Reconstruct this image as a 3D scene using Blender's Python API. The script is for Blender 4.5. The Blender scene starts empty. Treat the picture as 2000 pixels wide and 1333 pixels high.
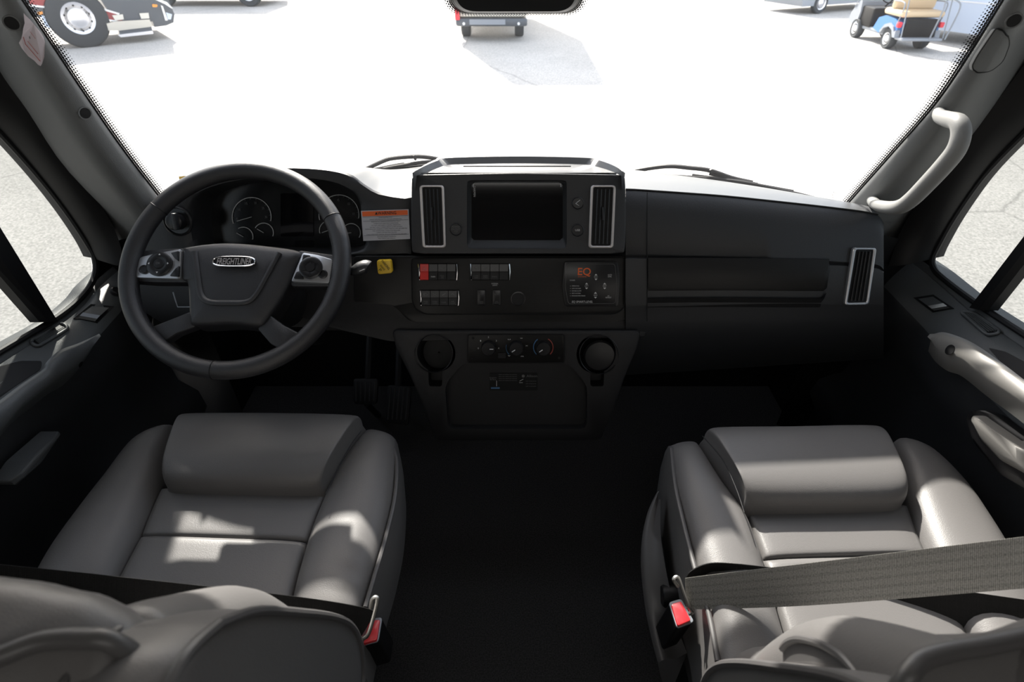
import bpy, bmesh, math, random
from math import sin, cos, tan, pi, radians, sqrt
from mathutils import Vector as V
random.seed(7)
sc = bpy.context.scene
COL = sc.collection

# ------------------------------------------------------------------ camera, sky, sun, exposure
F = 1100.0                       # focal length in pixels of the 2000 x 1333 frame
PITCH = radians(37)
CAM = V((0, 0, 1.42))
GZ = -1.28                       # the lot, below the cab floor at z = 0
cam = bpy.data.cameras.new('camera'); camo = bpy.data.objects.new('camera', cam); COL.objects.link(camo)
camo.location = CAM; camo.rotation_euler = (pi/2 - PITCH, 0, 0)
cam.sensor_width = 36; cam.lens = F/2000*36; cam.clip_start = 0.02; cam.clip_end = 300
cam.dof.use_dof = True; cam.dof.focus_distance = 1.3; cam.dof.aperture_fstop = 6.3
sc.camera = camo
SUN_AZ, SUN_EL = radians(17), radians(37)   # azimuth to the left of straight ahead
w = bpy.data.worlds.new('sky'); sc.world = w; w.use_nodes = True
nt = w.node_tree; nt.nodes.clear()
sky = nt.nodes.new('ShaderNodeTexSky'); sky.sky_type = 'NISHITA'; sky.sun_disc = False
sky.sun_elevation = SUN_EL; sky.sun_rotation = -SUN_AZ; sky.dust_density = 3.0; sky.air_density = 1.0
bg = nt.nodes.new('ShaderNodeBackground'); bg.inputs[1].default_value = 0.18
out = nt.nodes.new('ShaderNodeOutputWorld')
mixw = nt.nodes.new('ShaderNodeMixRGB'); mixw.inputs[0].default_value = 0.45; mixw.inputs[2].default_value = (7.5, 7.8, 8.2, 1)
nt.links.new(sky.outputs[0], mixw.inputs[1]); nt.links.new(mixw.outputs[0], bg.inputs[0]); nt.links.new(bg.outputs[0], out.inputs[0])
sl = bpy.data.lights.new('sun', 'SUN'); sl.energy = 7.0; sl.angle = radians(1.2); sl.color = (1, 0.95, 0.87)
so = bpy.data.objects.new('sun', sl); COL.objects.link(so)
S = V((-sin(SUN_AZ)*cos(SUN_EL), cos(SUN_AZ)*cos(SUN_EL), sin(SUN_EL)))
so.rotation_euler = (-S).to_track_quat('-Z', 'Y').to_euler(); so.location = S*30
cl_ = bpy.data.lights.new('rear_fill_light', 'AREA'); cl_.shape = 'RECTANGLE'; cl_.size = 1.2; cl_.size_y = .4; cl_.energy = 2.4; cl_.color = (1, .97, .92)  # unseen fill lamp added behind the camera to lift rear-facing surfaces
clo = bpy.data.objects.new('rear_fill_light', cl_); COL.objects.link(clo); clo.location = (0, -.75, 1.72); clo.rotation_euler = (radians(12), 0, 0)
vs = sc.view_settings; vs.view_transform = 'Standard'; vs.look = 'None'; vs.gamma = 1; vs.exposure = 1.0; vs.use_curve_mapping = False

# ------------------------------------------------------------------ geometry of the view
FW = V((0, cos(PITCH), -sin(PITCH))); UP = V((0, sin(PITCH), cos(PITCH))); RX = V((1, 0, 0))
def ray(px, py): return FW + RX*((px-1000)/F) - UP*((py-666.5)/F)
def hz(px, py, z): r = ray(px, py); return CAM + r*((z-CAM.z)/r.z)
def hx(px, py, x): r = ray(px, py); return CAM + r*(x/r.x)
def hy(px, py, y): r = ray(px, py); return CAM + r*(y/r.y)
def hp(px, py, P, n): r = ray(px, py); return CAM + r*((P-CAM).dot(n)/r.dot(n))
def ht(px, py, t): return CAM + ray(px, py)*t
TILT = radians(20); DN = V((0, -cos(TILT), sin(TILT))); DU = V((0, sin(TILT), cos(TILT)))
def dY(x, z):
    a = max(0, abs(x)-.25)/.5
    return 1.12 + tan(TILT)*(z-.913) - .008*a*a
def D(px, py, off=0.0):          # point of the dashboard face seen at a pixel, raised by off towards the seats
    r = ray(px, py); lo, hi = .3, 3.5
    for _ in range(40):
        m = (lo+hi)/2; P = CAM + r*m - DN*off
        if P.y < dY(P.x, P.z): lo = m
        else: hi = m
    return CAM + r*lo
def dscale(px, py): return (D(px, py)-CAM).dot(FW)/F   # metres per pixel there

# ------------------------------------------------------------------ materials
def mat(name, col, rough=.5, metal=0, bump=0, bscale=400, spec=.5, detail=2, var=0, vscale=30, coat=0, bdist=.001):
    m = bpy.data.materials.new(name); m.use_nodes = True; n = m.node_tree; b = n.nodes['Principled BSDF']
    b.inputs['Base Color'].default_value = (*col, 1); b.inputs['Roughness'].default_value = rough
    b.inputs['Metallic'].default_value = metal; b.inputs['Specular IOR Level'].default_value = spec
    if coat: b.inputs['Coat Weight'].default_value = coat
    tc = n.nodes.new('ShaderNodeTexCoord')
    if bump:
        t = n.nodes.new('ShaderNodeTexNoise'); t.inputs['Scale'].default_value = bscale; t.inputs['Detail'].default_value = detail
        n.links.new(tc.outputs['Object'], t.inputs['Vector'])
        bp = n.nodes.new('ShaderNodeBump'); bp.inputs['Strength'].default_value = bump; bp.inputs['Distance'].default_value = bdist
        n.links.new(t.outputs[0], bp.inputs['Height']); n.links.new(bp.outputs[0], b.inputs['Normal'])
    if var:
        t = n.nodes.new('ShaderNodeTexNoise'); t.inputs['Scale'].default_value = vscale; t.inputs['Detail'].default_value = 5
        n.links.new(tc.outputs['Object'], t.inputs['Vector'])
        r = n.nodes.new('ShaderNodeValToRGB')
        r.color_ramp.elements[0].color = tuple(c*(1-var) for c in col)+(1,); r.color_ramp.elements[1].color = tuple(min(1, c*(1+var)) for c in col)+(1,)
        r.color_ramp.elements[0].position = .3; r.color_ramp.elements[1].position = .7
        n.links.new(t.outputs[0], r.inputs[0]); n.links.new(r.outputs[0], b.inputs['Base Color'])
    return m
LEATHER = mat('grey_leather', (.125, .12, .118), .42, bump=.25, bscale=700, spec=.4)
LEATHER_D = mat('grey_leather_piping', (.085, .082, .082), .4, spec=.4)
PLASTIC = mat('charcoal_plastic', (.022, .023, .025), .42, bump=.35, bscale=900, spec=.45)
PLASTIC_S = mat('smooth_dark_plastic', (.012, .012, .013), .3, spec=.4)
SILL = mat('door_sill_plastic', (.07, .075, .078), .42, bump=.4, bscale=700, spec=.45)
PILLAR = mat('pillar_plastic', (.125, .128, .127), .5, bump=.3, bscale=800, spec=.45)
BLACK = mat('black_plastic', (.006, .006, .0065), .5, spec=.25)
PODP = mat('pod_shade_plastic', (.011, .011, .012), .5, bump=.3, bscale=900, spec=.35)  # darker copy of the dash plastic, shade of the lower dash put into its colour
DECK = mat('dash_top_glare_plastic', (.10, .102, .105), .34, bump=.3, bscale=900, spec=.9)  # paler than the dash face: sun glare and sheen put into the base colour
RUBBER = mat('black_rubber', (.008, .008, .009), .55, bump=.2, bscale=300, spec=.3)
WHEELL = mat('wheel_leather', (.016, .016, .018), .38, bump=.5, bscale=1100, spec=.5)
CARPET = mat('black_carpet', (.034, .033, .033), .95, bump=.8, bscale=900, spec=.05, var=.4, vscale=300)
WOOD = mat('black_woodgrain', (.012, .011, .0105), .38, spec=.25)
SILVER = mat('satin_silver', (.45, .46, .48), .3, metal=.8)
VENTRIM = mat('satin_vent_trim', (.52, .49, .48), .35, metal=.55)
CHROME = mat('chrome', (.7, .7, .72), .12, metal=1)
STEEL = mat('brushed_steel', (.5, .49, .46), .32, metal=.9)
GRAB = mat('grab_handle_grey', (.20, .20, .195), .5, bump=.15, bscale=700)
PULL = mat('pull_handle_metallic', (.22, .212, .20), .5, metal=.25)
RED = mat('red_plastic', (.62, .02, .015), .35)
REDB = mat('red_buckle', (.65, .035, .045), .3, coat=.3)
YELLOW = mat('yellow_plastic', (.75, .48, .03), .4)
ORANGE = mat('orange_print', (.8, .13, .02), .5)
WHITEP = mat('white_print', (.6, .6, .6), .5)
DIMP = mat('grey_print', (.12, .12, .12), .5)
BLACKP = mat('black_print', (.01, .01, .01), .6)
LABEL = mat('label_paper', (.5, .5, .53), .45)
BLUEP = mat('blue_print', (.05, .14, .28), .5)
REDP = mat('red_print', (.3, .05, .035), .5)
STICK = mat('white_sticker', (.62, .55, .58), .4)
SCREEN = mat('screen_glass', (.004, .004, .005), .06, spec=.5)
CLUSTER = mat('cluster_face', (.008, .009, .010), .18, spec=.5)
SHELL = mat('cab_lining', (.28, .27, .26), .9)
PAINT = mat('white_paint', (.8, .8, .8), .25, coat=.5)
NAVY = mat('dark_grey_paint', (.07, .08, .095), .3)
MAROON = mat('maroon_paint', (.28, .03, .035), .3)
BLUE = mat('blue_paint', (.05, .17, .42), .3)
BEIGE = mat('beige_vinyl', (.62, .47, .30), .5)
GREYP = mat('grey_plastic', (.25, .27, .30), .5)
CREAM = mat('cream_paint', (.7, .66, .58), .4)
LBLUE = mat('pale_blue_paint', (.55, .62, .74), .35)
ALLOY = mat('polished_alloy', (.75, .75, .78), .25, metal=.7)
TYRE = mat('tyre', (.03, .035, .04), .7)
AMBER = mat('amber_lens', (.8, .3, .05), .3)
TAIL = mat('red_lens', (.75, .03, .05), .25)
# wood grain on the trim
n = WOOD.node_tree; tc = n.nodes.new('ShaderNodeTexCoord'); mp = n.nodes.new('ShaderNodeMapping'); mp.inputs['Scale'].default_value = (3, 90, 90)
t = n.nodes.new('ShaderNodeTexNoise'); t.inputs['Scale'].default_value = 6; t.inputs['Detail'].default_value = 5
r = n.nodes.new('ShaderNodeValToRGB'); r.color_ramp.elements[0].color = (.007, .007, .007, 1); r.color_ramp.elements[1].color = (.015, .0145, .014, 1)
n.links.new(tc.outputs['Object'], mp.inputs[0]); n.links.new(mp.outputs[0], t.inputs[0]); n.links.new(t.outputs[0], r.inputs[0])
n.links.new(r.outputs[0], n.nodes['Principled BSDF'].inputs['Base Color'])
# asphalt
GROUND = mat('pale_asphalt', (.55, .52, .49), .9, bump=.6, bscale=60, spec=.2)
n = GROUND.node_tree; b = n.nodes['Principled BSDF']; tc = n.nodes.new('ShaderNodeTexCoord')
t1 = n.nodes.new('ShaderNodeTexNoise'); t1.inputs['Scale'].default_value = 45; t1.inputs['Detail'].default_value = 3
t2 = n.nodes.new('ShaderNodeTexNoise'); t2.inputs['Scale'].default_value = .5; t2.inputs['Detail'].default_value = 6
vo = n.nodes.new('ShaderNodeTexVoronoi'); vo.feature = 'DISTANCE_TO_EDGE'; vo.inputs['Scale'].default_value = .16
nz = n.nodes.new('ShaderNodeTexNoise'); nz.inputs['Scale'].default_value = 1.5; nz.inputs['Detail'].default_value = 4
ad = n.nodes.new('ShaderNodeMixRGB'); ad.inputs[0].default_value = .12
n.links.new(tc.outputs['Object'], ad.inputs[1]); n.links.new(tc.outputs['Object'], nz.inputs[0]); n.links.new(nz.outputs['Color'], ad.inputs[2]); n.links.new(ad.outputs[0], vo.inputs[0])
cr = n.nodes.new('ShaderNodeValToRGB'); cr.color_ramp.elements[0].color = (.72, .72, .72, 1); cr.color_ramp.elements[1].position = .004; n.links.new(vo.outputs[0], cr.inputs[0])
r1 = n.nodes.new('ShaderNodeValToRGB'); r1.color_ramp.elements[0].position = .3; r1.color_ramp.elements[0].color = (.36, .345, .325, 1)
r1.color_ramp.elements[1].position = .72; r1.color_ramp.elements[1].color = (.66, .63, .59, 1)
r2 = n.nodes.new('ShaderNodeValToRGB'); r2.color_ramp.elements[0].position = .35; r2.color_ramp.elements[0].color = (.86, .86, .86, 1)
r2.color_ramp.elements[1].position = .6
m1 = n.nodes.new('ShaderNodeMixRGB'); m1.blend_type = 'MULTIPLY'; m1.inputs[0].default_value = 1
m2 = n.nodes.new('ShaderNodeMixRGB'); m2.blend_type = 'MULTIPLY'; m2.inputs[0].default_value = 1
n.links.new(tc.outputs['Object'], t1.inputs[0]); n.links.new(tc.outputs['Object'], t2.inputs[0]); n.links.new(t1.outputs[0], r1.inputs[0]); n.links.new(t2.outputs[0], r2.inputs[0])
n.links.new(r1.outputs[0], m1.inputs[1]); n.links.new(r2.outputs[0], m1.inputs[2]); n.links.new(m1.outputs[0], m2.inputs[1]); n.links.new(cr.outputs[0], m2.inputs[2])
n.links.new(m2.outputs[0], b.inputs['Base Color'])
def glass(name, tint, dust, refl=.05):
    m = bpy.data.materials.new(name); m.use_nodes = True; n = m.node_tree; n.nodes.clear()
    o = n.nodes.new('ShaderNodeOutputMaterial'); tr = n.nodes.new('ShaderNodeBsdfTransparent'); tr.inputs[0].default_value = (*tint, 1)
    tl = n.nodes.new('ShaderNodeBsdfTranslucent'); tl.inputs[0].default_value = (.9, .9, .92, 1)
    gl = n.nodes.new('ShaderNodeBsdfGlossy'); gl.inputs[1].default_value = .02
    a = n.nodes.new('ShaderNodeMixShader'); a.inputs[0].default_value = dust
    c = n.nodes.new('ShaderNodeMixShader'); c.inputs[0].default_value = refl
    n.links.new(tr.outputs[0], a.inputs[1]); n.links.new(tl.outputs[0], a.inputs[2])
    n.links.new(a.outputs[0], c.inputs[1]); n.links.new(gl.outputs[0], c.inputs[2]); n.links.new(c.outputs[0], o.inputs[0])
    return m
WGLASS = glass('windshield_glass', (.97, .98, .98), .009, .02)
SGLASS = glass('tinted_side_glass', (.36, .375, .37), .006, .03)
def frit_mat():
    m = bpy.data.materials.new('ceramic_frit_dots'); m.use_nodes = True; n = m.node_tree; n.nodes.clear()
    N = lambda op, a, b=None: _mn(n, op, a, b)
    uv = n.nodes.new('ShaderNodeUVMap'); sp = n.nodes.new('ShaderNodeSeparateXYZ'); n.links.new(uv.outputs[0], sp.inputs[0])
    u, v = sp.outputs[0], sp.outputs[1]
    row = N('FLOOR', N('MULTIPLY', u, 5.0)); fu = N('SUBTRACT', N('FRACT', N('MULTIPLY', u, 5.0)), .5)
    par = N('MULTIPLY', N('MODULO', row, 2.0), .5)
    fv = N('SUBTRACT', N('FRACT', N('ADD', N('MULTIPLY', v, 1.0), par)), .5)
    d = N('SQRT', N('ADD', N('MULTIPLY', fu, fu), N('MULTIPLY', fv, fv)))
    rad = N('ADD', N('MULTIPLY', u, .62), .12)
    inside = N('LESS_THAN', d, rad)
    o = n.nodes.new('ShaderNodeOutputMaterial'); tr = n.nodes.new('ShaderNodeBsdfTransparent'); df = n.nodes.new('ShaderNodeBsdfPrincipled')
    df.inputs['Base Color'].default_value = (.006, .006, .007, 1)
    mx = n.nodes.new('ShaderNodeMixShader'); n.links.new(inside, mx.inputs[0]); n.links.new(tr.outputs[0], mx.inputs[1]); n.links.new(df.outputs[0], mx.inputs[2]); n.links.new(mx.outputs[0], o.inputs[0])
    return m
def _mn(n, op, a, b=None):
    x = n.nodes.new('ShaderNodeMath'); x.operation = op
    for i, q in enumerate((a, b)):
        if q is None: continue
        if isinstance(q, (int, float)): x.inputs[i].default_value = q
        else: n.links.new(q, x.inputs[i])
    return x.outputs[0]
FRIT = frit_mat()
def web_mat(name, c0, c1, rough, sp):
    m = mat(name, c0, rough, spec=sp); n = m.node_tree; b = n.nodes['Principled BSDF']
    uv = n.nodes.new('ShaderNodeUVMap'); s = n.nodes.new('ShaderNodeSeparateXYZ'); n.links.new(uv.outputs[0], s.inputs[0])
    u, v = s.outputs[0], s.outputs[1]       # u across 0..1, v along in metres
    k = _mn(n, 'SINE', _mn(n, 'ADD', _mn(n, 'MULTIPLY', u, 150.0), _mn(n, 'MULTIPLY', v, 1500.0)))
    k2 = _mn(n, 'SINE', _mn(n, 'SUBTRACT', _mn(n, 'MULTIPLY', u, 150.0), _mn(n, 'MULTIPLY', v, 1500.0)))
    ch = _mn(n, 'LESS_THAN', _mn(n, 'ABSOLUTE', _mn(n, 'SUBTRACT', _mn(n, 'FRACT', _mn(n, 'MULTIPLY', u, 5.0)), .5)), .16)
    q = _mn(n, 'MULTIPLY', k, k2); h = _mn(n, 'MULTIPLY', _mn(n, 'ADD', q, 1.0), .5)
    cx = n.nodes.new('ShaderNodeCombineXYZ'); n.links.new(_mn(n, 'MULTIPLY', u, 28.0), cx.inputs[0]); n.links.new(_mn(n, 'MULTIPLY', v, 520.0), cx.inputs[1])
    tn = n.nodes.new('ShaderNodeTexNoise'); tn.inputs['Scale'].default_value = 1; tn.inputs['Detail'].default_value = 1; n.links.new(cx.outputs[0], tn.inputs[0])
    h = _mn(n, 'SUBTRACT', _mn(n, 'MULTIPLY', _mn(n, 'MULTIPLY', h, tn.outputs[0]), 2.4), _mn(n, 'MULTIPLY', ch, .15)); h = _mn(n, 'MAXIMUM', _mn(n, 'MINIMUM', h, 1.0), 0.0)
    mx = n.nodes.new('ShaderNodeMixRGB'); mx.inputs[1].default_value = (*c0, 1); mx.inputs[2].default_value = (*c1, 1); n.links.new(h, mx.inputs[0]); n.links.new(mx.outputs[0], b.inputs['Base Color'])
    bp = n.nodes.new('ShaderNodeBump'); bp.inputs['Strength'].default_value = .6; bp.inputs['Distance'].default_value = .0006; n.links.new(h, bp.inputs['Height']); n.links.new(bp.outputs[0], b.inputs['Normal'])
    return m
WEB = web_mat('seat_belt_webbing_glint', (.035, .035, .032), (.34, .33, .30), .4, .7)  # sunlit glints painted into the lighter weave colour
WEBD = web_mat('seat_belt_webbing_dark', (.004, .004, .004), (.011, .011, .011), .6, .15)

# ------------------------------------------------------------------ object helpers
ORG = {}
def tagit(o, label=None, cat=None, group=None, kind=None):
    if label: o['label'] = label
    if cat: o['category'] = cat
    if group: o['group'] = group
    if kind: o['kind'] = kind
    return o
def thing(name, label, cat, loc=(0, 0, 0), group=None, kind=None):
    o = bpy.data.objects.new(name, None); COL.objects.link(o); o.location = loc; o.empty_display_size = .05
    ORG[o.name] = V(loc); return tagit(o, label, cat, group, kind)
def mesh(name, vs_, fs, m, parent=None, smooth=True, uvs=None, label=None, angle=40):
    org = ORG[parent.name] if parent else V((0, 0, 0))
    me = bpy.data.meshes.new(name); me.from_pydata([tuple(V(v)-org) for v in vs_], [], fs); me.validate()
    bm = bmesh.new(); bm.from_mesh(me); bmesh.ops.recalc_face_normals(bm, faces=bm.faces[:]) ; bm.to_mesh(me); bm.free()
    if uvs:
        L = me.uv_layers.new(name='UVMap')
        for lp in me.loops: L.data[lp.index].uv = uvs[lp.vertex_index]
    me.materials.append(m)
    o = bpy.data.objects.new(name, me); COL.objects.link(o)
    if smooth:
        me.shade_smooth()
        try: me.set_sharp_from_angle(angle=radians(angle))
        except Exception: pass
    if parent: o.parent = parent
    ORG[o.name] = org
    if label: o['label'] = label
    return o
class B:                                    # collects shapes into one mesh
    def __init__(s): s.v = []; s.f = []
    def add(s, vs_, fs):
        k = len(s.v); s.v += [V(v) for v in vs_]; s.f += [tuple(i+k for i in f) for f in fs]; return s
    def grid(s, rows, closed=False, capa=False, capb=False):
        k = len(s.v); n = len(rows[0])
        for r in rows: s.v += [V(p) for p in r]
        for i in range(len(rows)-1):
            for j in range(n if closed else n-1):
                a = k+i*n+j; b = k+i*n+(j+1) % n; s.f.append((a, b, b+n, a+n))
        if capa: s.f.append(tuple(k+j for j in range(n)))
        if capb: s.f.append(tuple(k+(len(rows)-1)*n+j for j in range(n)))
        return s
    def box(s, c, sx, sy, sz, ex=V((1, 0, 0)), ey=V((0, 1, 0)), ez=V((0, 0, 1)), bev=0):
        c = V(c)
        if bev <= 0:
            p = [c+ex*(a*sx/2)+ey*(b*sy/2)+ez*(d*sz/2) for d in (-1, 1) for a, b in ((-1, -1), (1, -1), (1, 1), (-1, 1))]
            return s.add(p, [(0, 1, 2, 3), (4, 5, 6, 7), (0, 1, 5, 4), (1, 2, 6, 5), (2, 3, 7, 6), (3, 0, 4, 7)])
        bev = min(bev, sx/2.01, sy/2.01, sz/2.01); rows = []
        for d, off in ((-1, bev), (-1, 0), (1, 0), (1, bev)):
            pass
        ol = rrect(-sx/2, -sy/2, sx/2, sy/2, bev, 4)
        def lay(z, ins): return [c + ex*(x*(1-2*ins/sx)) + ey*(y*(1-2*ins/sy)) + ez*z for x, y in ol]
        for z, ins in ((-sz/2, bev), (-sz/2+bev*.3, bev*.3), (-sz/2+bev, 0), (sz/2-bev, 0), (sz/2-bev*.3, bev*.3), (sz/2, bev)): rows.append(lay(z, ins))
        return s.grid(rows, closed=True, capa=True, capb=True)
    def prism(s, pts, dv, bev=0):           # pts: loop; dv: vector to the back
        c = sum((V(p) for p in pts), V((0, 0, 0)))/len(pts); dv = V(dv)
        rows = []
        if bev > 0:
            dn = dv.normalized(); R = sum((V(p)-c).length for p in pts)/len(pts); k = 1-bev/R
            rows.append([c+(V(p)-c)*k for p in pts]); rows.append([c+(V(p)-c)*(1-bev*.3/R)+dn*bev*.3 for p in pts]); rows.append([V(p)+dn*bev for p in pts])
        else: rows.append([V(p) for p in pts])
        rows.append([V(p)+dv for p in pts])
        return s.grid(rows, closed=True, capa=True, capb=True)
    def tube(s, pts, r, n=10, closed=False, caps=True, sq=1.0, upv=None):
        P = [V(p) for p in pts]; rows = []; N = len(P); up = V(upv) if upv else None
        for i, p in enumerate(P):
            d = (P[(i+1) % N]-P[i-1]) if closed else (P[min(i+1, N-1)]-P[max(i-1, 0)])
            d.normalize()
            if up is None: up = V((0, 0, 1)) if abs(d.z) < .9 else V((0, 1, 0))
            a = (up-d*up.dot(d)).normalized(); b_ = d.cross(a)
            if upv is None: up = a
            rr = r[i] if isinstance(r, (list, tuple)) else r
            rows.append([p+a*(rr*sq*cos(2*pi*k/n))+b_*(rr*sin(2*pi*k/n)) for k in range(n)])
        if closed: rows.append(rows[0])
        return s.grid(rows, closed=True, capa=caps and not closed, capb=caps and not closed)
    def disc(s, c, nrm, r, h, n=32, bev=0, ex=None):
        c = V(c); nrm = V(nrm).normalized(); ex = V(ex) if ex else (V((1, 0, 0)) if abs(nrm.x) < .9 else V((0, 1, 0)))
        ex = (ex-nrm*ex.dot(nrm)).normalized(); ey = nrm.cross(ex)
        L = lambda rr, z: [c+ex*(rr*cos(2*pi*k/n))+ey*(rr*sin(2*pi*k/n))+nrm*z for k in range(n)]
        rows = [L(r, 0)]
        if bev: rows += [L(r, h-bev), L(r-bev*.3, h-bev*.3), L(r-bev, h)]
        else: rows.append(L(r, h))
        return s.grid(rows, closed=True, capa=True, capb=True)
    def lathe(s, c, nrm, prof, n=40, ex=None, cap=True):   # prof: (r, h)
        c = V(c); nrm = V(nrm).normalized(); ex = V(ex) if ex else (V((1, 0, 0)) if abs(nrm.x) < .9 else V((0, 1, 0)))
        ex = (ex-nrm*ex.dot(nrm)).normalized(); ey = nrm.cross(ex)
        return s.grid([[c+ex*(r*cos(2*pi*k/n))+ey*(r*sin(2*pi*k/n))+nrm*h for k in range(n)] for r, h in prof], closed=True, capa=cap, capb=cap)
    def out(s, name, m, parent=None, smooth=True, label=None, angle=40): return mesh(name, s.v, s.f, m, parent, smooth, None, label, angle)
def rrect(x0, y0, x1, y1, r, k=5):
    o = []
    for cx, cy, a0 in ((x1-r, y1-r, 0), (x0+r, y1-r, 90), (x0+r, y0+r, 180), (x1-r, y0+r, 270)):
        for i in range(k+1):
            a = radians(a0+90*i/k); o.append((cx+r*cos(a), cy+r*sin(a)))
    return o
def rquad(q, r, k=5):                        # rounded general polygon, px
    o = []; n = len(q)
    for i in range(n):
        a, b_, c = V((*q[i-1], 0)), V((*q[i], 0)), V((*q[(i+1) % n], 0))
        ra = min(r, (a-b_).length*.45, (c-b_).length*.45)
        p0 = b_+(a-b_).normalized()*ra; p1 = b_+(c-b_).normalized()*ra
        for j in range(k+1):
            t_ = j/k; p = p0*(1-t_)**2+b_*2*t_*(1-t_)+p1*t_*t_; o.append((p.x, p.y))
    return o
def cr(pts, n):                              # Catmull-Rom resample of any-dimension points
    P = [V(p) if len(p) == 3 else V((*p, 0)) for p in pts]; m = len(P)-1; o = []
    for i in range(n):
        s_ = i/(n-1)*m; k = min(int(s_), m-1); t_ = s_-k
        a, b_, c, d = P[max(k-1, 0)], P[k], P[k+1], P[min(k+2, m)]
        o.append(.5*((2*b_)+(c-a)*t_+(2*a-5*b_+4*c-d)*t_*t_+(3*b_-a-3*c+d)*t_**3))
    return o
def crp(pts, n): return [(p.x, p.y) for p in cr(pts, n)]
def text(s_, P, ex, ey, h, m, parent, name='lettering', width=None, bold=0, shear=0, ext=.0003):
    cu = bpy.data.curves.new('t', 'FONT'); cu.body = s_; cu.align_x = 'CENTER'; cu.align_y = 'CENTER'; cu.size = 1; cu.extrude = 0; cu.offset = bold; cu.shear = shear
    cu.resolution_u = 3; cu.space_line = .9
    o = bpy.data.objects.new('t', cu); COL.objects.link(o); dg = bpy.context.evaluated_depsgraph_get(); dg.update()
    me = bpy.data.meshes.new_from_object(o.evaluated_get(dg)); bpy.data.objects.remove(o)
    ex = V(ex).normalized(); ey = V(ey).normalized(); nn = ex.cross(ey); P = V(P)
    xs = [v.co.x for v in me.vertices] or [0, 1]; W = max(xs)-min(xs)
    hh = h/.7; kx = (width/W) if width else hh
    if width and h is None: hh = kx
    pts = [P+ex*(v.co.x*kx)+ey*(v.co.y*hh)+nn*ext for v in me.vertices]; fs = [tuple(p.vertices) for p in me.polygons]
    bpy.data.meshes.remove(me)
    return mesh(name, pts, fs, m, parent, smooth=False)
def dtext(s_, px, py, hpx, m, parent, off=.001, wpx=None, name='lettering', rot=0, **k):
    P = D(px, py, off); sc_ = dscale(px, py); ex, ey = V((1, 0, 0)), DU
    if rot: ex, ey = ex*cos(rot)+ey*sin(rot), ey*cos(rot)-ex*sin(rot)
    return text(s_, P, ex, ey, hpx*sc_, m, parent, name, wpx*sc_ if wpx else None, **k)
def dplate(name, px, off, depth, m, parent, bev=0, label=None, smooth=True):
    return B().prism([D(x, y, off) for x, y in px], -DN*depth, bev).out(name, m, parent, smooth, label)
def ring(name, outer, inner, off, depth, m, parent, label=None):
    o = [D(x, y, off) for x, y in outer]; i = [D(x, y, off) for x, y in inner]
    c = [(a+b_)/2 + DN*.0015 for a, b_ in zip(o, i)]
    rows = [[p-DN*depth for p in o], o, [a*.7+b_*.3+DN*.0015 for a, b_ in zip(o, i)], [a*.3+b_*.7+DN*.0015 for a, b_ in zip(o, i)], i, [p-DN*depth for p in i]]
    return B().grid(rows, closed=True).out(name, m, parent, True, label)
def dome(name, A, Bp, h, skirt, m, parent, p=2.6, q=7, n=28, k=17, ends=(1, 1), bulge=.008, wr=None, label=None):
    A = cr(A, n); Bp = cr(Bp, n); rows = []
    for i in range(n):
        s_ = i/(n-1); e = 2*s_-1
        if (e < 0 and not ends[0]) or (e > 0 and not ends[1]): e = 0
        E_ = max(0, 1-abs(e)**q)**(1/ (q*.45))
        row = []
        for j in range(k):
            u = -cos(pi*j/(k-1)); P = A[i].lerp(Bp[i], (u+1)/2)
            z = h*E_*max(0, 1-abs(u)**p)**(1/p)
            if wr: z += wr(s_, (u+1)/2)
            row.append(P+V((0, 0, z)))
        rows.append(row)
    b_ = B().grid(rows)
    loop = rows[0][:] + [r[-1] for r in rows[1:-1]] + rows[-1][::-1] + [r[0] for r in rows[1:-1]][::-1]
    c = sum(loop, V((0, 0, 0)))/len(loop)
    def lay(d, g): return [p+V(((p-c).x, (p-c).y, 0)).normalized()*g-V((0, 0, d)) for p in loop]
    b_.grid([loop, lay(skirt*.15, bulge*.7), lay(skirt*.5, bulge), lay(skirt, 0)], closed=True, capb=True)
    o = b_.out(name, m, parent, True, label, angle=75)
    bm = bmesh.new(); bm.from_mesh(o.data); bmesh.ops.remove_doubles(bm, verts=bm.verts[:], dist=.0004); bmesh.ops.recalc_face_normals(bm, faces=bm.faces[:]); bm.to_mesh(o.data); bm.free(); o.data.shade_smooth()
    return o
def struct(o, label=None, cat=None): o['kind'] = 'structure'; return tagit(o, label, cat)
def strap(name, e1, e2, m, parent, n=40, th=.0014, uvw=1.0, label=None):
    a = cr(e1, n); b_ = cr(e2, n); vs_ = []; uv = []; fs = []; L = 0; K = 9
    for i in range(n):
        if i: L += ((a[i]+b_[i])/2-(a[i-1]+b_[i-1])/2).length
        d = (a[min(i+1, n-1)]-a[max(i-1, 0)]).normalized(); nn = d.cross((b_[i]-a[i]).normalized()).normalized()
        for sgn in (1, -1):
            for j in range(K):
                vs_.append(a[i].lerp(b_[i], j/(K-1))+nn*(th/2*sgn)); uv.append((j/(K-1), L))
    W = 2*K
    for i in range(n-1):
        for s0 in (0, K):
            for j in range(K-1):
                q = i*W+s0+j; fs.append((q, q+1, q+1+W, q+W))
        for j0, j1 in ((0, K), (K-1, 2*K-1)): fs.append((i*W+j0, i*W+j1, i*W+W+j1, i*W+W+j0))
    return mesh(name, vs_, fs, m, parent, True, uv, label)

# ------------------------------------------------------------------ the lot outside
gr = mesh('ground', [(-70, -10, GZ), (70, -10, GZ), (70, 110, GZ), (-70, 110, GZ)], [(0, 1, 2, 3)], GROUND, None, False)
struct(gr, 'pale sunlit asphalt lot seen through the windshield', 'ground')

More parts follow.
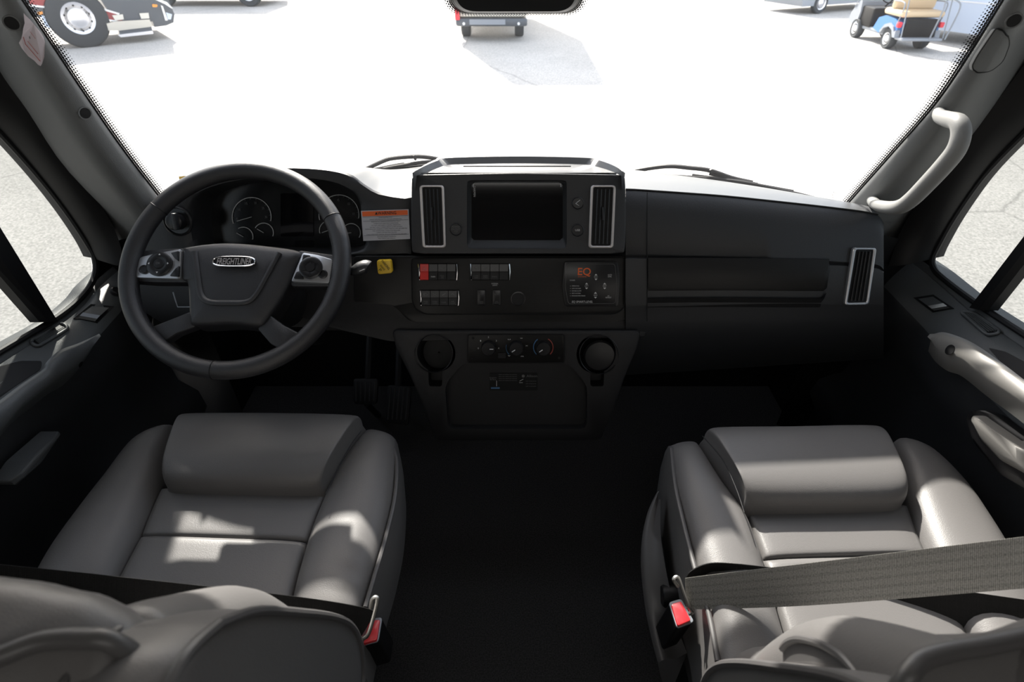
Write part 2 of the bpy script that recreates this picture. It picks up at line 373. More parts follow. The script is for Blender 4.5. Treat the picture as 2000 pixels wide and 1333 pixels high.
# ------------------------------------------------------------------ cab shell
fl = B().box((0, .15, -.02), 2.2, 3.4, .04).out('floor', CARPET, None, False); struct(fl, 'black carpeted cab floor between the seats', 'floor')
ce = B().box((0, -.30, 1.78), 2.2, 2.5, .04).out('ceiling', SHELL, None, False); struct(ce, 'cab ceiling', 'ceiling')
bk = B().box((0, -1.52, .85), 2.2, .04, 1.9).out('wall_back', SHELL, None, False); struct(bk, 'rear bulkhead', 'wall')
for sgn, nm in ((-1, 'wall_left'), (1, 'wall_right')):
    wl = B().box((sgn*1.06, -.66, .86), .04, 1.72, 1.85).box((sgn*1.03, .65, 1.59), .04, .95, .36).out(nm, SHELL, None, False); struct(wl, 'cab side wall behind the door', 'wall')
fwl = B().box((0, 1.62, .35), 2.2, .04, .7).box((-.99, 1.38, .33), .04, .5, .66).box((.99, 1.38, .33), .04, .5, .66).out('wall_front', BLACK, None, False); struct(fwl, 'dark firewall in front of the footwells', 'wall')

# windshield
def WS(x, z, off=0):
    hw = .734+.088*(z-.905)
    return V((x, 1.45-.26*(x/hw)**2-.4*(z-.905)-off, z))
def whit(px, py, off=.003):
    r = ray(px, py); lo, hi = .3, 4
    for _ in range(40):
        m_ = (lo+hi)/2; P = CAM+r*m_
        if P.y < WS(P.x, P.z).y-off: lo = m_
        else: hi = m_
    return CAM+r*lo
rows = [[WS((-1+2*i/40)*(.775+.088*(z-.905)), z) for i in range(41)] for z in [.895+.75*j/14 for j in range(15)]]
ws = B().grid(rows).out('window_1', WGLASS); struct(ws, 'large curved windshield above the dashboard', 'windshield')
hd = B().grid([[WS((-1+2*i/20)*.86, 1.63)+V((0, .0, -.03)) for i in range(21)], [WS((-1+2*i/20)*.86, 1.63)+V((0, .03, .12)) for i in range(21)], [V(((-1+2*i/20)*1.0, .75, 1.77)) for i in range(21)]]).out('trim_3', PILLAR)
struct(hd, 'header trim above the windshield', 'trim')
def fritstrip(edge, inner, name, parent, cell=.0052, label=None):   # edge: solid side; inner: dotted side (world points)
    n_ = len(edge); vs_ = []; uv = []; L = 0; fs = []
    for i in range(n_):
        if i: L += (edge[i]-edge[i-1]).length
        for j in range(4):
            vs_.append(inner[i].lerp(edge[i], j/3)); uv.append((j/3, L/cell))
    for i in range(n_-1):
        for j in range(3): q = i*4+j; fs.append((q, q+1, q+5, q+4))
    return mesh(name, vs_, fs, FRIT, parent, False, uv, label)
aR = crp([(1590, 458), (1640, 400), (1728, 300), (1812, 200), (1877, 100), (1940, 0), (1990, -80)], 40)
bR = crp([(1608, 462), (1655, 402), (1745, 300), (1832, 200), (1900, 100), (1962, 0), (2012, -80)], 40)
aL = crp([(362, 432), (325, 382), (252, 287), (175, 175), (112, 80), (58, 0), (5, -80)], 40)
bL = crp([(345, 434), (308, 384), (234, 287), (157, 175), (94, 80), (41, 0), (-12, -80)], 40)
for a_, b_ in ((aR, bR), (aL, bL)):
    fritstrip([whit(*p) for p in b_], [whit(p[0]+(-8 if p[0] > 1000 else 8), p[1]) for p in a_], 'frit_band', ws, .0048)
# bottom frit
for x0, x1 in ((705, 812), (1215, 1560)):
    ee = [(x0+(x1-x0)*i/30, 0) for i in range(31)]
    def yb(x): return 331+ (abs(x-1013)/640)**2*70
    fritstrip([whit(x, yb(x)+13) for x, _ in ee], [whit(x, yb(x)+3) for x, _ in ee], 'frit_band', ws, .004)
# sensor housing with its frit ring
oo = rquad([(868, -70), (868, 28), (1145, 28), (1145, -70)], 52, 12)
ii = rquad([(880, -70), (880, 23), (1134, 23), (1134, -70)], 50, 12)
jj = rquad([(862, -76), (862, 33), (1151, 33), (1151, -76)], 55, 12)
f_i = [whit(*p) for p in ii]; f_o = [whit(*p) for p in jj]; f_i.append(f_i[0]); f_o.append(f_o[0])
fritstrip(f_i, f_o, 'frit_band', ws, .0052)
mh = thing('mirror_housing', 'dark rounded sensor housing with pale rim at top centre of the windshield', 'mirror housing', tuple(whit(1007, 0)))
L0 = [whit(x, y, .004) for x, y in rquad([(880, -80), (880, 22), (1134, 22), (1134, -80)], 50, 10)]
c0 = sum(L0, V((0, 0, 0)))/len(L0)
B().grid([L0, [c0+(p-c0)*.97+V((0, -.03, .0)) for p in L0], [c0+(p-c0)*.90+V((0, -.04, 0)) for p in L0]], closed=True, capb=True).out('cover', BLACK, mh)
B().tube([p+V((0, -.001, 0)) for p in L0], .0028, 8, closed=True).out('rim', GRAB, mh, label='pale outer rim')

# A pillars: rows across from the glass edge (b) over the crown to the door frame (d)
def pillar(nm, b_, X0, cpx, dpx, sgn, label):
    rows = []
    n_ = 24
    bb = [hx(*p, sgn*X0) for p in crp(b_, n_)]
    ci = [hx(*p, sgn*.80) for p in crp(cpx, n_)]
    di = [hx(*p, sgn*.89) for p in crp(dpx, n_)]
    base = [p+V((sgn*.05, .05, 0)) for p in bb]
    rows = [base, bb]
    for f_ in (.12, .3, .5, .7, .88, 1.0):
        rows.append([(a.lerp(c, min(1, f_*2)) if f_ <= .5 else c.lerp(d, (f_-.5)*2)) + V((-sgn*.012*sin(pi*f_), -.018*sin(pi*f_), 0)) for a, c, d in zip(bb, ci, di)])
    rows.append([p+V((sgn*.08, .03, -.0)) for p in di])
    o = B().grid(rows).out(nm, PILLAR, None, True, angle=80); struct(o, label, 'pillar trim'); return o, rows
pR = [(1608, 462), (1655, 402), (1745, 300), (1832, 200), (1900, 100), (1962, 0), (2040, -120), (2110, -230)]
cR = [(1645, 480), (1700, 405), (1795, 300), (1880, 190), (1948, 90), (2010, -10), (2090, -130), (2160, -240)]
dR = [(1700, 520), (1752, 440), (1850, 325), (1935, 215), (2005, 110), (2070, 10), (2150, -110), (2220, -220)]
pilR, rowsR = pillar('trim_1', pR, .765, cR, dR, 1, 'grey right windshield pillar cover carrying the grab handle')
mir = lambda L: [(2003-x, y) for x, y in L]
pL = [(345, 434), (308, 384), (234, 287), (157, 175), (94, 80), (41, 0), (-37, -120), (-107, -230)]
pilL, rowsL = pillar('trim_2', pL, .765, [(310, 460), (263, 390), (185, 290), (108, 175), (45, 80), (-8, -10), (-90, -130), (-160, -240)],
                     [(280, 500), (222, 430), (128, 320), (55, 215), (-10, 120), (-70, 10), (-150, -110), (-220, -220)], -1, 'grey left windshield pillar cover with screw holes and sticker')
from mathutils.bvhtree import BVHTree
def bvh(o): return BVHTree.FromPolygons([v.co+ORG[o.name] for v in o.data.vertices], [tuple(p.vertices) for p in o.data.polygons])
def on(tree, px, py, lift=.0015):
    r = ray(px, py).normalized(); h_ = tree.ray_cast(CAM, r)
    if h_[0] is None: return None, None
    nn = h_[1]; nn = nn if nn.dot(r) < 0 else -nn
    return h_[0]+nn*lift, nn
tR, tL = bvh(pilR), bvh(pilL)
for tree, par, x, y, r_ in ((tL, pilL, 23, 45, 11), (tL, pilL, 166, 221, 9), (tR, pilR, 1980, 40, 12)):
    P, nn = on(tree, x, y, .0)
    if P: B().lathe(P, nn, [(.0118, 0), (.0118, .0012), (.0095, .0012), (.009, -.0005)], 24).out('screw_recess', PILLAR, par); B().disc(P, nn, .009, .0016, 24).out('screw_hole', BLACK, par, label='black screw hole')
# blank cover on right pillar
cv = rquad([(1962, 62), (1968, 82), (1955, 118), (1930, 138), (1906, 140), (1900, 128), (1912, 105), (1948, 52)], 12, 4)
for p in cv:
    if on(tR, *p)[0] is None: print('MISS', p)
cvp = [on(tR, *p, .005) for p in cv]
if all(c[0] for c in cvp):
    B().prism([c[0] for c in cvp], V((0, .008, -.001)), .0015).out('blank_cover', PILLAR, pilR)
    B().tube([c[0]-c[1]*.001 for c in cvp], .0013, 6, closed=True).out('cover_seam', BLACK, pilR)
# sticker on left pillar
st = crp([(44, 24), (62, 45), (82, 72), (84, 100), (79, 127), (60, 108), (42, 82), (46, 55), (44, 24)], 25)[:-1]
sp_ = [on(tL, *p, .0045) for p in st]
if all(c[0] for c in sp_):
    skt = mesh('sticker', [c[0] for c in sp_], [tuple(range(len(sp_)))], STICK, pilL, False, label='white sticker with red print')
    B().tube([on(tL, *p, .0052)[0] for p in [(46, 70), (50, 84), (78, 117)]], .0006, 5).out('print', REDP, pilL)
    B().tube([on(tL, *p, .0052)[0] for p in [(54, 78), (64, 91), (74, 103)]], .0005, 5).out('print', REDP, pilL)
    B().tube([on(tL, *p, .0052)[0] for p in [(56, 60), (66, 74)]], .0003, 5).out('print', REDP, pilL)

# grab handle on the right pillar
gh = thing('grab_handle', 'long pale grey grab handle bolted to the right windshield pillar', 'grab handle', tuple(hx(1790, 300, .80)))
gp = [(1845, 198, .80), (1838, 212, .785), (1835, 226, .765), (1852, 233, .755), (1872, 240, .75), (1877, 262, .75), (1868, 292, .75), (1845, 322, .75), (1812, 358, .75), (1780, 390, .75), (1758, 404, .75), (1735, 406, .755), (1712, 400, .765), (1704, 390, .785), (1712, 380, .80)]
gpts = cr([hx(a, b_, c) for a, b_, c in gp], 70)
def rad_(i):
    u = i/69
    return .0108+.0045*max(0, sin(pi*min(1, max(0, (u-.15)/.7))))**.6
B().tube(gpts, [rad_(i) for i in range(70)], 16).out('grip', GRAB, gh)
for k_ in (0, -1):
    P = gpts[k_]; B().lathe(P+V((.012, .015, 0)), V((-.6, -.75, .1)), [(.015, -.006), (.0145, .001), (.012, .004)], 24).out('mount', PILLAR, gh)

# ------------------------------------------------------------------ doors
def door(nm, sgn, E_, wl, label, glab, wn):
    """E_: dict of pixel outlines for this side"""
    X = lambda pts, x: [hx(a, b_, sgn*x) for a, b_ in pts]
    root = thing(nm, label, 'door', (sgn*.95, .7, 0), kind='structure')
    # belt line in world: behind the visible pixels the belt goes on straight to the rear
    win = X(crp(E_['win'], 30), .955)
    rear = [V((sgn*.955, .55, .775)), V((sgn*.955, .1, .80))]
    fr = X(crp(E_['fr'], 30), .90)
    fr2 = [V((sgn*.90, .55, .745)), V((sgn*.90, .1, .77))]
    # upper frame around the window (front leg), from the pillar to the glass edge
    o2 = [p+V((sgn*.02, .02, -.01)) for p in win]
    B().grid([[p+V((sgn*.02, .03, 0)) for p in fr], fr, [a.lerp(b_, .35)+V((-sgn*.008, -.004, 0)) for a, b_ in zip(fr, win)], [a.lerp(b_, .8) for a, b_ in zip(fr, win)], win, o2]).out('window_frame', BLACK, root, angle=70)
    B().tube(win, .006, 8).out('window_seal', RUBBER, root)
    return root
# per side pixel outlines
def doorside(nm, wn, sgn, P):
    Xh = lambda a, b_, x: hx(a, b_, sgn*x)
    root = thing(nm, P['label'], 'door', (sgn*.95, .7, 0), kind='structure')
    win = [Xh(*p, .965) for p in crp(P['win'], 44)]       # front edge of the glass down to the belt, then along the belt
    win += [V((sgn*.965, y, .77+(.4-y)*.03)) for y in (.5, .2, -.1)]
    outer = [Xh(*p, .89) for p in crp(P['dfr'], 26)]
    N_ = 26
    wfr = [Xh(*p, .965) for p in crp(P['winfront'], N_)]
    B().grid([[p+V((sgn*.05, .05, 0)) for p in outer], outer, [a.lerp(b_, .4)+V((-sgn*.01, -.01, 0)) for a, b_ in zip(outer, wfr)], [a.lerp(b_, .85)+V((-sgn*.004, -.004, 0)) for a, b_ in zip(outer, wfr)], wfr, [p+V((sgn*.03, .01, 0)) for p in wfr]]).out('window_frame', BLACK, root, angle=75)
    B().tube([p+V((-sgn*.002, 0, 0)) for p in win], .0065, 8).out('window_seal', RUBBER, root)
    # sill: from glass edge to the inner sill edge
    so_ = [Xh(*p, .965) for p in crp(P['belt'], 18)]+[V((sgn*.965, .45, .765)), V((sgn*.965, .1, .775)), V((sgn*.965, -.25, .78))]
    si_ = [hz(*p, .70) for p in crp(P['inner'], 18)]
    k_ = si_[-1]
    si_ += [V((k_.x, .45, .715)), V((k_.x, .1, .72)), V((k_.x, -.25, .72))]
    rows = [[p+V((sgn*.04, 0, .0)) for p in so_], so_]
    for f_, dz in ((.1, -.006), (.2, .004), (.5, .008), (.8, .006), (.93, .003), (1, -.004)): rows.append([a.lerp(b_, f_)+V((0, 0, dz)) for a, b_ in zip(so_, si_)])
    sill = B().grid(rows).out('sill', SILL, root, angle=60)
    # lower panel
    prof = [(0, -.004), (-.004, -.02), (-.004, -.08), (.012, -.11), (.02, -.2), (.012, -.30), (-.03, -.34), (-.035, -.40), (.0, -.46), (.01, -.70)]
    B().grid([[p+V((sgn*dx, 0, dz)) for p in si_] for dx, dz in prof]).out('lower_panel', PLASTIC, root, angle=60)
    ts = bvh(sill)
    # divider bar of the vent window
    a0, a1, b0, b1 = P['bar']
    pa, pb = Xh(*a0, .955), Xh(*b0, .955); qa, qb = Xh(*a1, .955), Xh(*b1, .955)
    qa = pa+(qa-pa)*2.2; qb = pb+(qb-pb)*2.2
    w_ = V((sgn*.02, .0, 0))
    B().grid([[pa, pa-w_*.6+(pb-pa)*.2, pb-w_*.6-(pb-pa)*.2, pb, pb+w_, pa+w_], [qa, qa-w_*.6+(qb-qa)*.2, qb-w_*.6-(qb-qa)*.2, qb, qb+w_, qa+w_]], closed=True, capa=True, capb=True).out('divider_bar', BLACK, root, False)
    # top part of the frame, out of view
    B().box((sgn*.965, .35, 1.43), .05, 1.1, .06).box((sgn*.965, -.22, 1.1), .05, .1, .7).out('window_frame', BLACK, root, False)
    # glass
    gl_ = [win[0]+V((0, -.25, .4))]+win
    g = mesh(wn, [p+V((sgn*.012, 0, 0)) for p in [V((sgn*.965, -.2, 1.42)), V((sgn*.965, .9, 1.42))]+[V((sgn*.965, p.y+.006, p.z-.004)) for p in win]], [tuple(range(len(win)+2))], SGLASS, None, False)
    struct(g, P['glabel'], 'window')
    mesh('corner_filler', [Xh(*p, .970) for p in P['fill']], [tuple(range(len(P['fill'])))], BLACK, root, False)
    # defroster vent on the sill
    vo_ = [on(ts, *p, .0025) for p in rquad(P['vent'], 9, 5)]
    if all(v[0] for v in vo_):
        pts = [v[0] for v in vo_]; nn = vo_[0][1]; c = sum(pts, V((0, 0, 0)))/len(pts)
        e = mesh('defroster_vent', [p-nn*.002 for p in pts], [tuple(range(len(pts)))], BLACK, root, False)
        B().tube(pts, .0032, 8, closed=True).out('vent_rim', SILL, e)
        A0 = [on(ts, *p, .003)[0] for p in (P['vent'][0], P['vent'][1], P['vent'][2], P['vent'][3])]
        m0, m1 = (A0[0]+A0[3])/2, (A0[1]+A0[2])/2
        for q in range(1, 6):
            a = A0[0].lerp(A0[1], q/6); b_ = A0[3].lerp(A0[2], q/6); B().tube([a.lerp(b_, .1)+nn*.001, b_.lerp(a, .1)+nn*.001], .0012, 6).out('vent_blade', SILL, e)
    # window switch
    sw = P['switch']; q_ = [on(ts, *p, .002) for p in sw]
    if all(v[0] for v in q_):
        pts = [v[0] for v in q_]; nn = q_[0][1]
        s0 = B().prism([p+nn*.001 for p in pts], -nn*.004).out('window_switch', BLACK, root, False)
        c = sum(pts, V((0, 0, 0)))/4
        lo = [c+(p-c)*.72 for p in pts]
        rk = B().grid([[lo[0]+nn*.002, lo[1]+nn*.002], [lo[0].lerp(lo[3], .5)+nn*.006, lo[1].lerp(lo[2], .5)+nn*.006], [lo[3]+nn*.010, lo[2]+nn*.010], [lo[3]-nn*.001+(lo[3]-lo[0])*.15, lo[2]-nn*.001+(lo[3]-lo[0])*.15]]).out('rocker', SILL, s0)
        B().grid([[lo[3].lerp(lo[0], .1)+nn*.0125, lo[2].lerp(lo[1], .1)+nn*.0125], [lo[3]+(lo[3]-lo[0])*.12+nn*.010, lo[2]+(lo[3]-lo[0])*.12+nn*.010]]).out('rocker_edge', GREYP if sgn < 0 else STEEL, s0, label='lighter front edge')
    return root, ts, si_
PRt = dict(label='black right door inner panel with metallic pull handle', glabel='tinted side glass of the right door, split by a bar',
    win=[(2060, 205), (2000, 262), (1925, 340), (1868, 420), (1834, 480), (1823, 505), (1826, 525), (1845, 545), (1905, 590), (2000, 652), (2100, 716)],
    winfront=[(2130, 140), (2060, 205), (2000, 262), (1925, 340), (1868, 420), (1834, 480), (1823, 505)],
    dfr=[(2140, -50), (2070, 40), (2005, 120), (1935, 215), (1850, 325), (1770, 430), (1735, 520)],
    belt=[(1735, 470), (1790, 505), (1826, 530), (1860, 558), (1905, 594), (2000, 656), (2100, 720)],
    inner=[(1700, 530), (1722, 552), (1765, 596), (1812, 645), (1870, 712), (1950, 790), (2050, 890)],
    fill=[(1823, 500), (1824, 525), (1845, 548), (1872, 567), (1790, 612), (1720, 560), (1735, 480), (1780, 450)],
    bar=((1898, 600), (2000, 468), (1930, 607), (2000, 517)),
    vent=[(1876, 611), (1898, 611), (1955, 652), (1930, 657)],
    switch=[(1785, 583), (1824, 577), (1864, 604), (1822, 611)])
PLt = dict(label='black left door inner panel beside the driver seat', glabel='tinted side glass of the left door, split by a bar',
    win=[(-60, 205), (0, 262), (70, 340), (125, 410), (165, 470), (183, 505), (183, 540), (160, 578), (108, 622), (0, 686), (-100, 748)],
    winfront=[(-130, 140), (-60, 205), (0, 262), (70, 340), (125, 410), (165, 470), (183, 505)],
    dfr=[(-140, -50), (-70, 40), (0, 130), (65, 225), (150, 335), (220, 440), (245, 520)],
    belt=[(255, 500), (215, 528), (180, 560), (158, 588), (108, 628), (0, 690), (-100, 750)],
    inner=[(272, 560), (240, 600), (215, 628), (186, 660), (120, 720), (40, 800), (-60, 900)],
    fill=[(183, 500), (185, 522), (183, 545), (165, 580), (255, 605), (300, 540), (265, 470), (222, 450)],
    bar=((108, 628), (0, 445), (78, 630), (0, 540)),
    vent=[(122, 632), (135, 643), (72, 680), (56, 668)],
    switch=[(222, 600), (178, 596), (144, 624), (190, 632)])
dR_, tsR, siR = doorside('door_1', 'window_2', 1, PRt)
dL_, tsL, siL = doorside('door_2', 'window_3', -1, PLt)
# right pull handle (metallic) and latch lever
ph_t = cr([hx(a, b_, .875) for a, b_ in [(1822, 655), (1838, 649), (1862, 654), (1900, 670), (1950, 704), (2000, 742), (2080, 805)]], 30)
ph_b = cr([hx(a, b_, .862) for a, b_ in [(1818, 664), (1832, 684), (1856, 702), (1885, 712), (1935, 750), (2000, 796), (2080, 862)]], 30)
dn_ = V((-.5, -.1, .8)).normalized()
ph = B().grid([[p+V((.02, 0, -.02)) for p in ph_t], ph_t, [a.lerp(b_, .25)+V((-.008, 0, .006)) for a, b_ in zip(ph_t, ph_b)], [a.lerp(b_, .7)+V((-.010, 0, .004)) for a, b_ in zip(ph_t, ph_b)], ph_b, [p+V((.008, 0, -.03)) for p in ph_b], [p+V((.04, 0, -.04)) for p in ph_b]], capa=False).out('pull_handle', PULL, dR_, angle=70, label='long metallic grey pull handle')
tp = bvh(ph); P, nn = on(tp, 1856, 684, .0006)
if P: B().disc(P, nn, .0105, .0008, 24).out('screw_hole', BLACK, ph)
def lever(name, par, pts_px, x, m, lab):
    L_ = [hx(a, b_, x) for a, b_ in pts_px]; c = sum(L_, V((0, 0, 0)))/len(L_); s_ = 1 if x > 0 else -1
    return B().grid([[p+V((s_*.03, 0, 0)) for p in L_], L_, [c+(p-c)*.75+V((-s_*.008, 0, .004)) for p in L_]], closed=True, capb=True).out(name, m, par, label=lab, angle=60)
lever('latch_lever', dR_, rquad([(1896, 822), (1900, 812), (1912, 813), (1960, 848), (2010, 885), (2010, 930), (1955, 900), (1915, 858)], 8, 4), .85, PULL, 'metallic door latch lever')
lever('latch_bezel', dR_, rquad([(1886, 815), (1900, 800), (1930, 812), (2020, 880), (2020, 965), (1950, 925), (1900, 862)], 10, 4), .865, PLASTIC_S, None)
lever('latch_lever', dL_, rquad([(20, 940), (45, 902), (112, 842), (119, 848), (80, 905), (30, 950)], 6, 4), -.85, SILL, 'dark plastic latch lever')
# left arm recess and pull
plt_ = cr([hx(a, b_, -.875) for a, b_ in [(188, 655), (150, 672), (118, 684), (92, 706), (84, 722), (40, 752), (0, 782), (-80, 838)]], 30)
plb_ = cr([hx(a, b_, -.862) for a, b_ in [(190, 662), (168, 700), (140, 728), (110, 745), (80, 768), (40, 800), (0, 842), (-80, 900)]], 30)
pl_ = B().grid([[p+V((-.02, 0, -.02)) for p in plt_], plt_, [a.lerp(b_, .25)+V((.008, 0, .006)) for a, b_ in zip(plt_, plb_)], [a.lerp(b_, .7)+V((.010, 0, .004)) for a, b_ in zip(plt_, plb_)], plb_, [p+V((-.04, 0, -.04)) for p in plb_]]).out('pull_handle', SILL, dL_, angle=70)
tp = bvh(pl_); P, nn = on(tp, 157, 712, .0004)
if P: B().disc(P, nn, .006, .0008, 20).out('screw_hole', BLACK, pl_)
rc = [on(tsL, *p, .0012) for p in rquad([(-40, 745), (0, 716), (40, 706), (82, 706), (80, 722), (40, 748), (0, 776), (-40, 800)], 6, 4)]
if all(v[0] for v in rc): mesh('arm_recess', [v[0] for v in rc], [tuple(range(len(rc)))], BLACK, dL_, False)
rc = [on(tsR, *p, .0012) for p in rquad([(1930, 680), (1965, 688), (2010, 712), (2040, 740), (2040, 775), (2000, 745), (1955, 708)], 6, 4)]
if all(v[0] for v in rc): mesh('arm_recess', [v[0] for v in rc], [tuple(range(len(rc)))], BLACK, dR_, False)
# mirror control by the left sill
P, nn = on(tsL, 226, 572, .002)
if P:
    mc = B().lathe(P, nn, [(.012, -.003), (.012, .006), (.009, .008), (.004, .007)], 24).out('mirror_control', PLASTIC_S, dL_)
P, nn = on(tsR, 1785, 570, .001)
# kick panels at the dash ends
for sgn in (-1, 1):
    B().grid([[V((sgn*.765, 1.17, .86)), V((sgn*.92, 1.18, .82)), V((sgn*.97, 1.2, .78))], [V((sgn*.80, 1.2, .70)), V((sgn*.9, 1.18, .70)), V((sgn*.97, 1.2, .70))], [V((sgn*.86, 1.3, .1)), V((sgn*.92, 1.25, .1)), V((sgn*.96, 1.22, .1))]]).out('kick_panel', BLACK, dR_ if sgn > 0 else dL_)

# ------------------------------------------------------------------ dashboard
dash = thing('dashboard', 'wide charcoal dashboard with instrument cluster, centre stack and glove panel', 'dashboard', (0, 1.2, .5))
topD = [(268, 450), (276, 425), (292, 402), (326, 384), (362, 362), (400, 345), (480, 329), (570, 326), (640, 330), (685, 341), (712, 360), (745, 378), (803, 386)]
outer = crp(topD, 60)+[(803, 497), (700, 499), (600, 500), (500, 500), (400, 500), (300, 500), (268, 500)]
hole = crp([(380, 490), (372, 440), (376, 400), (400, 374), (470, 354), (560, 349), (640, 355), (688, 374), (704, 400), (706, 440), (702, 490), (540, 494), (380, 490)], 70)[:-1]
def raypoly(c, a, poly):
    best = None; d = (cos(a), sin(a)); n_ = len(poly)
    for i in range(n_):
        x1, y1 = poly[i]; x2, y2 = poly[(i+1) % n_]; ex_, ey_ = x2-x1, y2-y1; den = d[0]*ey_-d[1]*ex_
        if abs(den) < 1e-9: continue
        t_ = ((x1-c[0])*ey_-(y1-c[1])*ex_)/den; s_ = ((x1-c[0])*d[1]-(y1-c[1])*d[0])/den
        if t_ > 0 and -1e-6 <= s_ <= 1+1e-6 and (best is None or t_ > best): best = t_
    return (c[0]+d[0]*best, c[1]+d[1]*best)
CC = (545, 432); A_ = [2*pi*i/120 for i in range(120)]
# make sure that the outer corners are hit
for cx_, cy_ in ((803, 386), (803, 497), (268, 500), (268, 450)):
    a = math.atan2(cy_-CC[1], cx_-CC[0]) % (2*pi); i = min(range(120), key=lambda q: abs(A_[q]-a)); A_[i] = a
A_.sort()
ol = [raypoly(CC, a, outer) for a in A_]; il = [raypoly(CC, a, hole) for a in A_]
O3 = [D(*p) for p in ol]; I3 = [D(*p) for p in il]
rows = [[p-DN*.02 for p in O3], [p for p in O3], [a.lerp(b_, .12)+DN*.006 for a, b_ in zip(O3, I3)], [a.lerp(b_, .6)+DN*.008 for a, b_ in zip(O3, I3)], [a.lerp(b_, .9)+DN*.006 for a, b_ in zip(O3, I3)], I3]
cI = sum(I3, V((0, 0, 0)))/len(I3)
rows += [[cI+(p-cI)*.985-DN*.02 for p in I3], [cI+(p-cI)*.95-DN*.075 for p in I3]]
B().grid(rows, closed=True).out('cluster_hood', PLASTIC, dash, angle=50)
cl = B().prism([cI+(p-cI)*.96-DN*.070 for p in I3], -DN*.01).out('instrument_cluster', CLUSTER, dash, False)
# upper deck (dash top) from face edges to the glass base
def deck(name, edge_px, n_, off=0.0, up=.012, xb=None):
    e = [D(*p, off) for p in crp(edge_px, n_)]; rows = [[p-V((0, 0, .004)) for p in e], e]
    base = []
    for p in e:
        x = p.x if not xb else xb(p.x)
        base.append(WS(x*1.0, .905)+V((0, .01, -.002)))
    for f_ in (.1, .25, .5, .75, 1):
        rows.append([a.lerp(b_, f_)+V((0, 0, up*sin(pi*min(1, f_*1.0)))) for a, b_ in zip(e, base)])
    return B().grid(rows).out(name, DECK, dash, angle=60)
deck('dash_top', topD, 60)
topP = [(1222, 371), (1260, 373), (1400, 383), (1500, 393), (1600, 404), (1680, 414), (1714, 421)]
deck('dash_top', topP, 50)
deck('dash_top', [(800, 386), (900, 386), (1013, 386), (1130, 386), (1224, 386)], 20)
B().tube([D(*p, .0)+V((0, 0, .0015)) for p in crp(topP, 40)], .0016, 6).out('seam', BLACK, dash)
# passenger face
cols = crp(topP+[(1726, 436)], 46); rows = []
prof = [(0, 0), (.04, .010), (.14, .020), (.38, .024), (.395, .018), (.41, .024), (.68, .026), (.70, .022), (.78, .016), (.86, .004), (.94, -.02), (1.02, -.06), (1.1, -.12)]
for f_, off in prof:
    rows.append([D(x, y+(700-y-(x-1222)*.05)*f_, off) for x, y in cols])
rows = [[p-V((0, 0, .003)) for p in rows[0]]]+rows
rows.append([p+V((0, .25, -.01)) for p in rows[-1]])
rows = [r+[r[-1]+V((.006, .03, 0)), r[-1]+V((.008, .09, -.03))] for r in rows]
B().grid(rows).out('passenger_panel', PLASTIC, dash, angle=50)
# long trim strip
tp_ = crp([(1266, 503), (1400, 503), (1600, 505), (1616, 508), (1621, 520)], 30); bt_ = crp([(1266, 584), (1400, 583), (1585, 584), (1606, 582), (1614, 572)], 30)
mid = lambda f_, off: [D(a[0]+(b_[0]-a[0])*f_, a[1]+(b_[1]-a[1])*f_, off) for a, b_ in zip(tp_, bt_)]
B().grid([mid(0, .02), mid(0.02, .029), mid(.3, .032), mid(.75, .028), mid(.97, .018), mid(1, .012)]).out('glove_trim', WOOD, dash, angle=60, label='dark woodgrain glove panel strip')
B().grid([mid(.99, .030), [p-V((0, 0, .012)) for p in mid(1.1, .026)]]).out('trim_shadow_gap', BLACK, dash)
dplate('dash_core', [(280, 420), (1240, 400), (1240, 655), (300, 640)], -.10, .1, BLACK, dash)
# vertical seam between stack side and passenger panel
B().tube([D(1264, y, .0262) for y in range(376, 640, 12)], .0009, 6).out('seam', BLACK, dash)
# middle band
band = [(690, 500), (1264, 500), (1264, 590), (1252, 596), (1236, 612), (1222, 626), (1200, 630), (815, 630), (795, 626), (780, 608), (765, 596), (690, 590)]
dplate('centre_trim', rquad(band, 8, 4), .014, .05, WOOD, dash, .003, label='black woodgrain centre trim with switches')
dplate('lower_fascia', rquad([(560, 500), (780, 500), (1264, 500), (1264, 660), (760, 668), (640, 640), (560, 610)], 10, 4), .006, .06, PODP, dash, .004)
dplate('knee_panel', rquad([(272, 500), (700, 500), (700, 600), (640, 640), (330, 640), (262, 600)], 14, 4), .0, .05, PODP, dash, .004)
sp0 = rquad([(803, 504), (1222, 504), (1222, 588), (1216, 606), (1200, 614), (830, 614), (812, 606), (805, 588)], 8, 4)
dplate('switch_panel', sp0, .017, .01, WOOD, dash, .0015)
B().tube([D(*p, .0175) for p in sp0], .0012, 6, closed=True).out('seam', BLACK, dash)
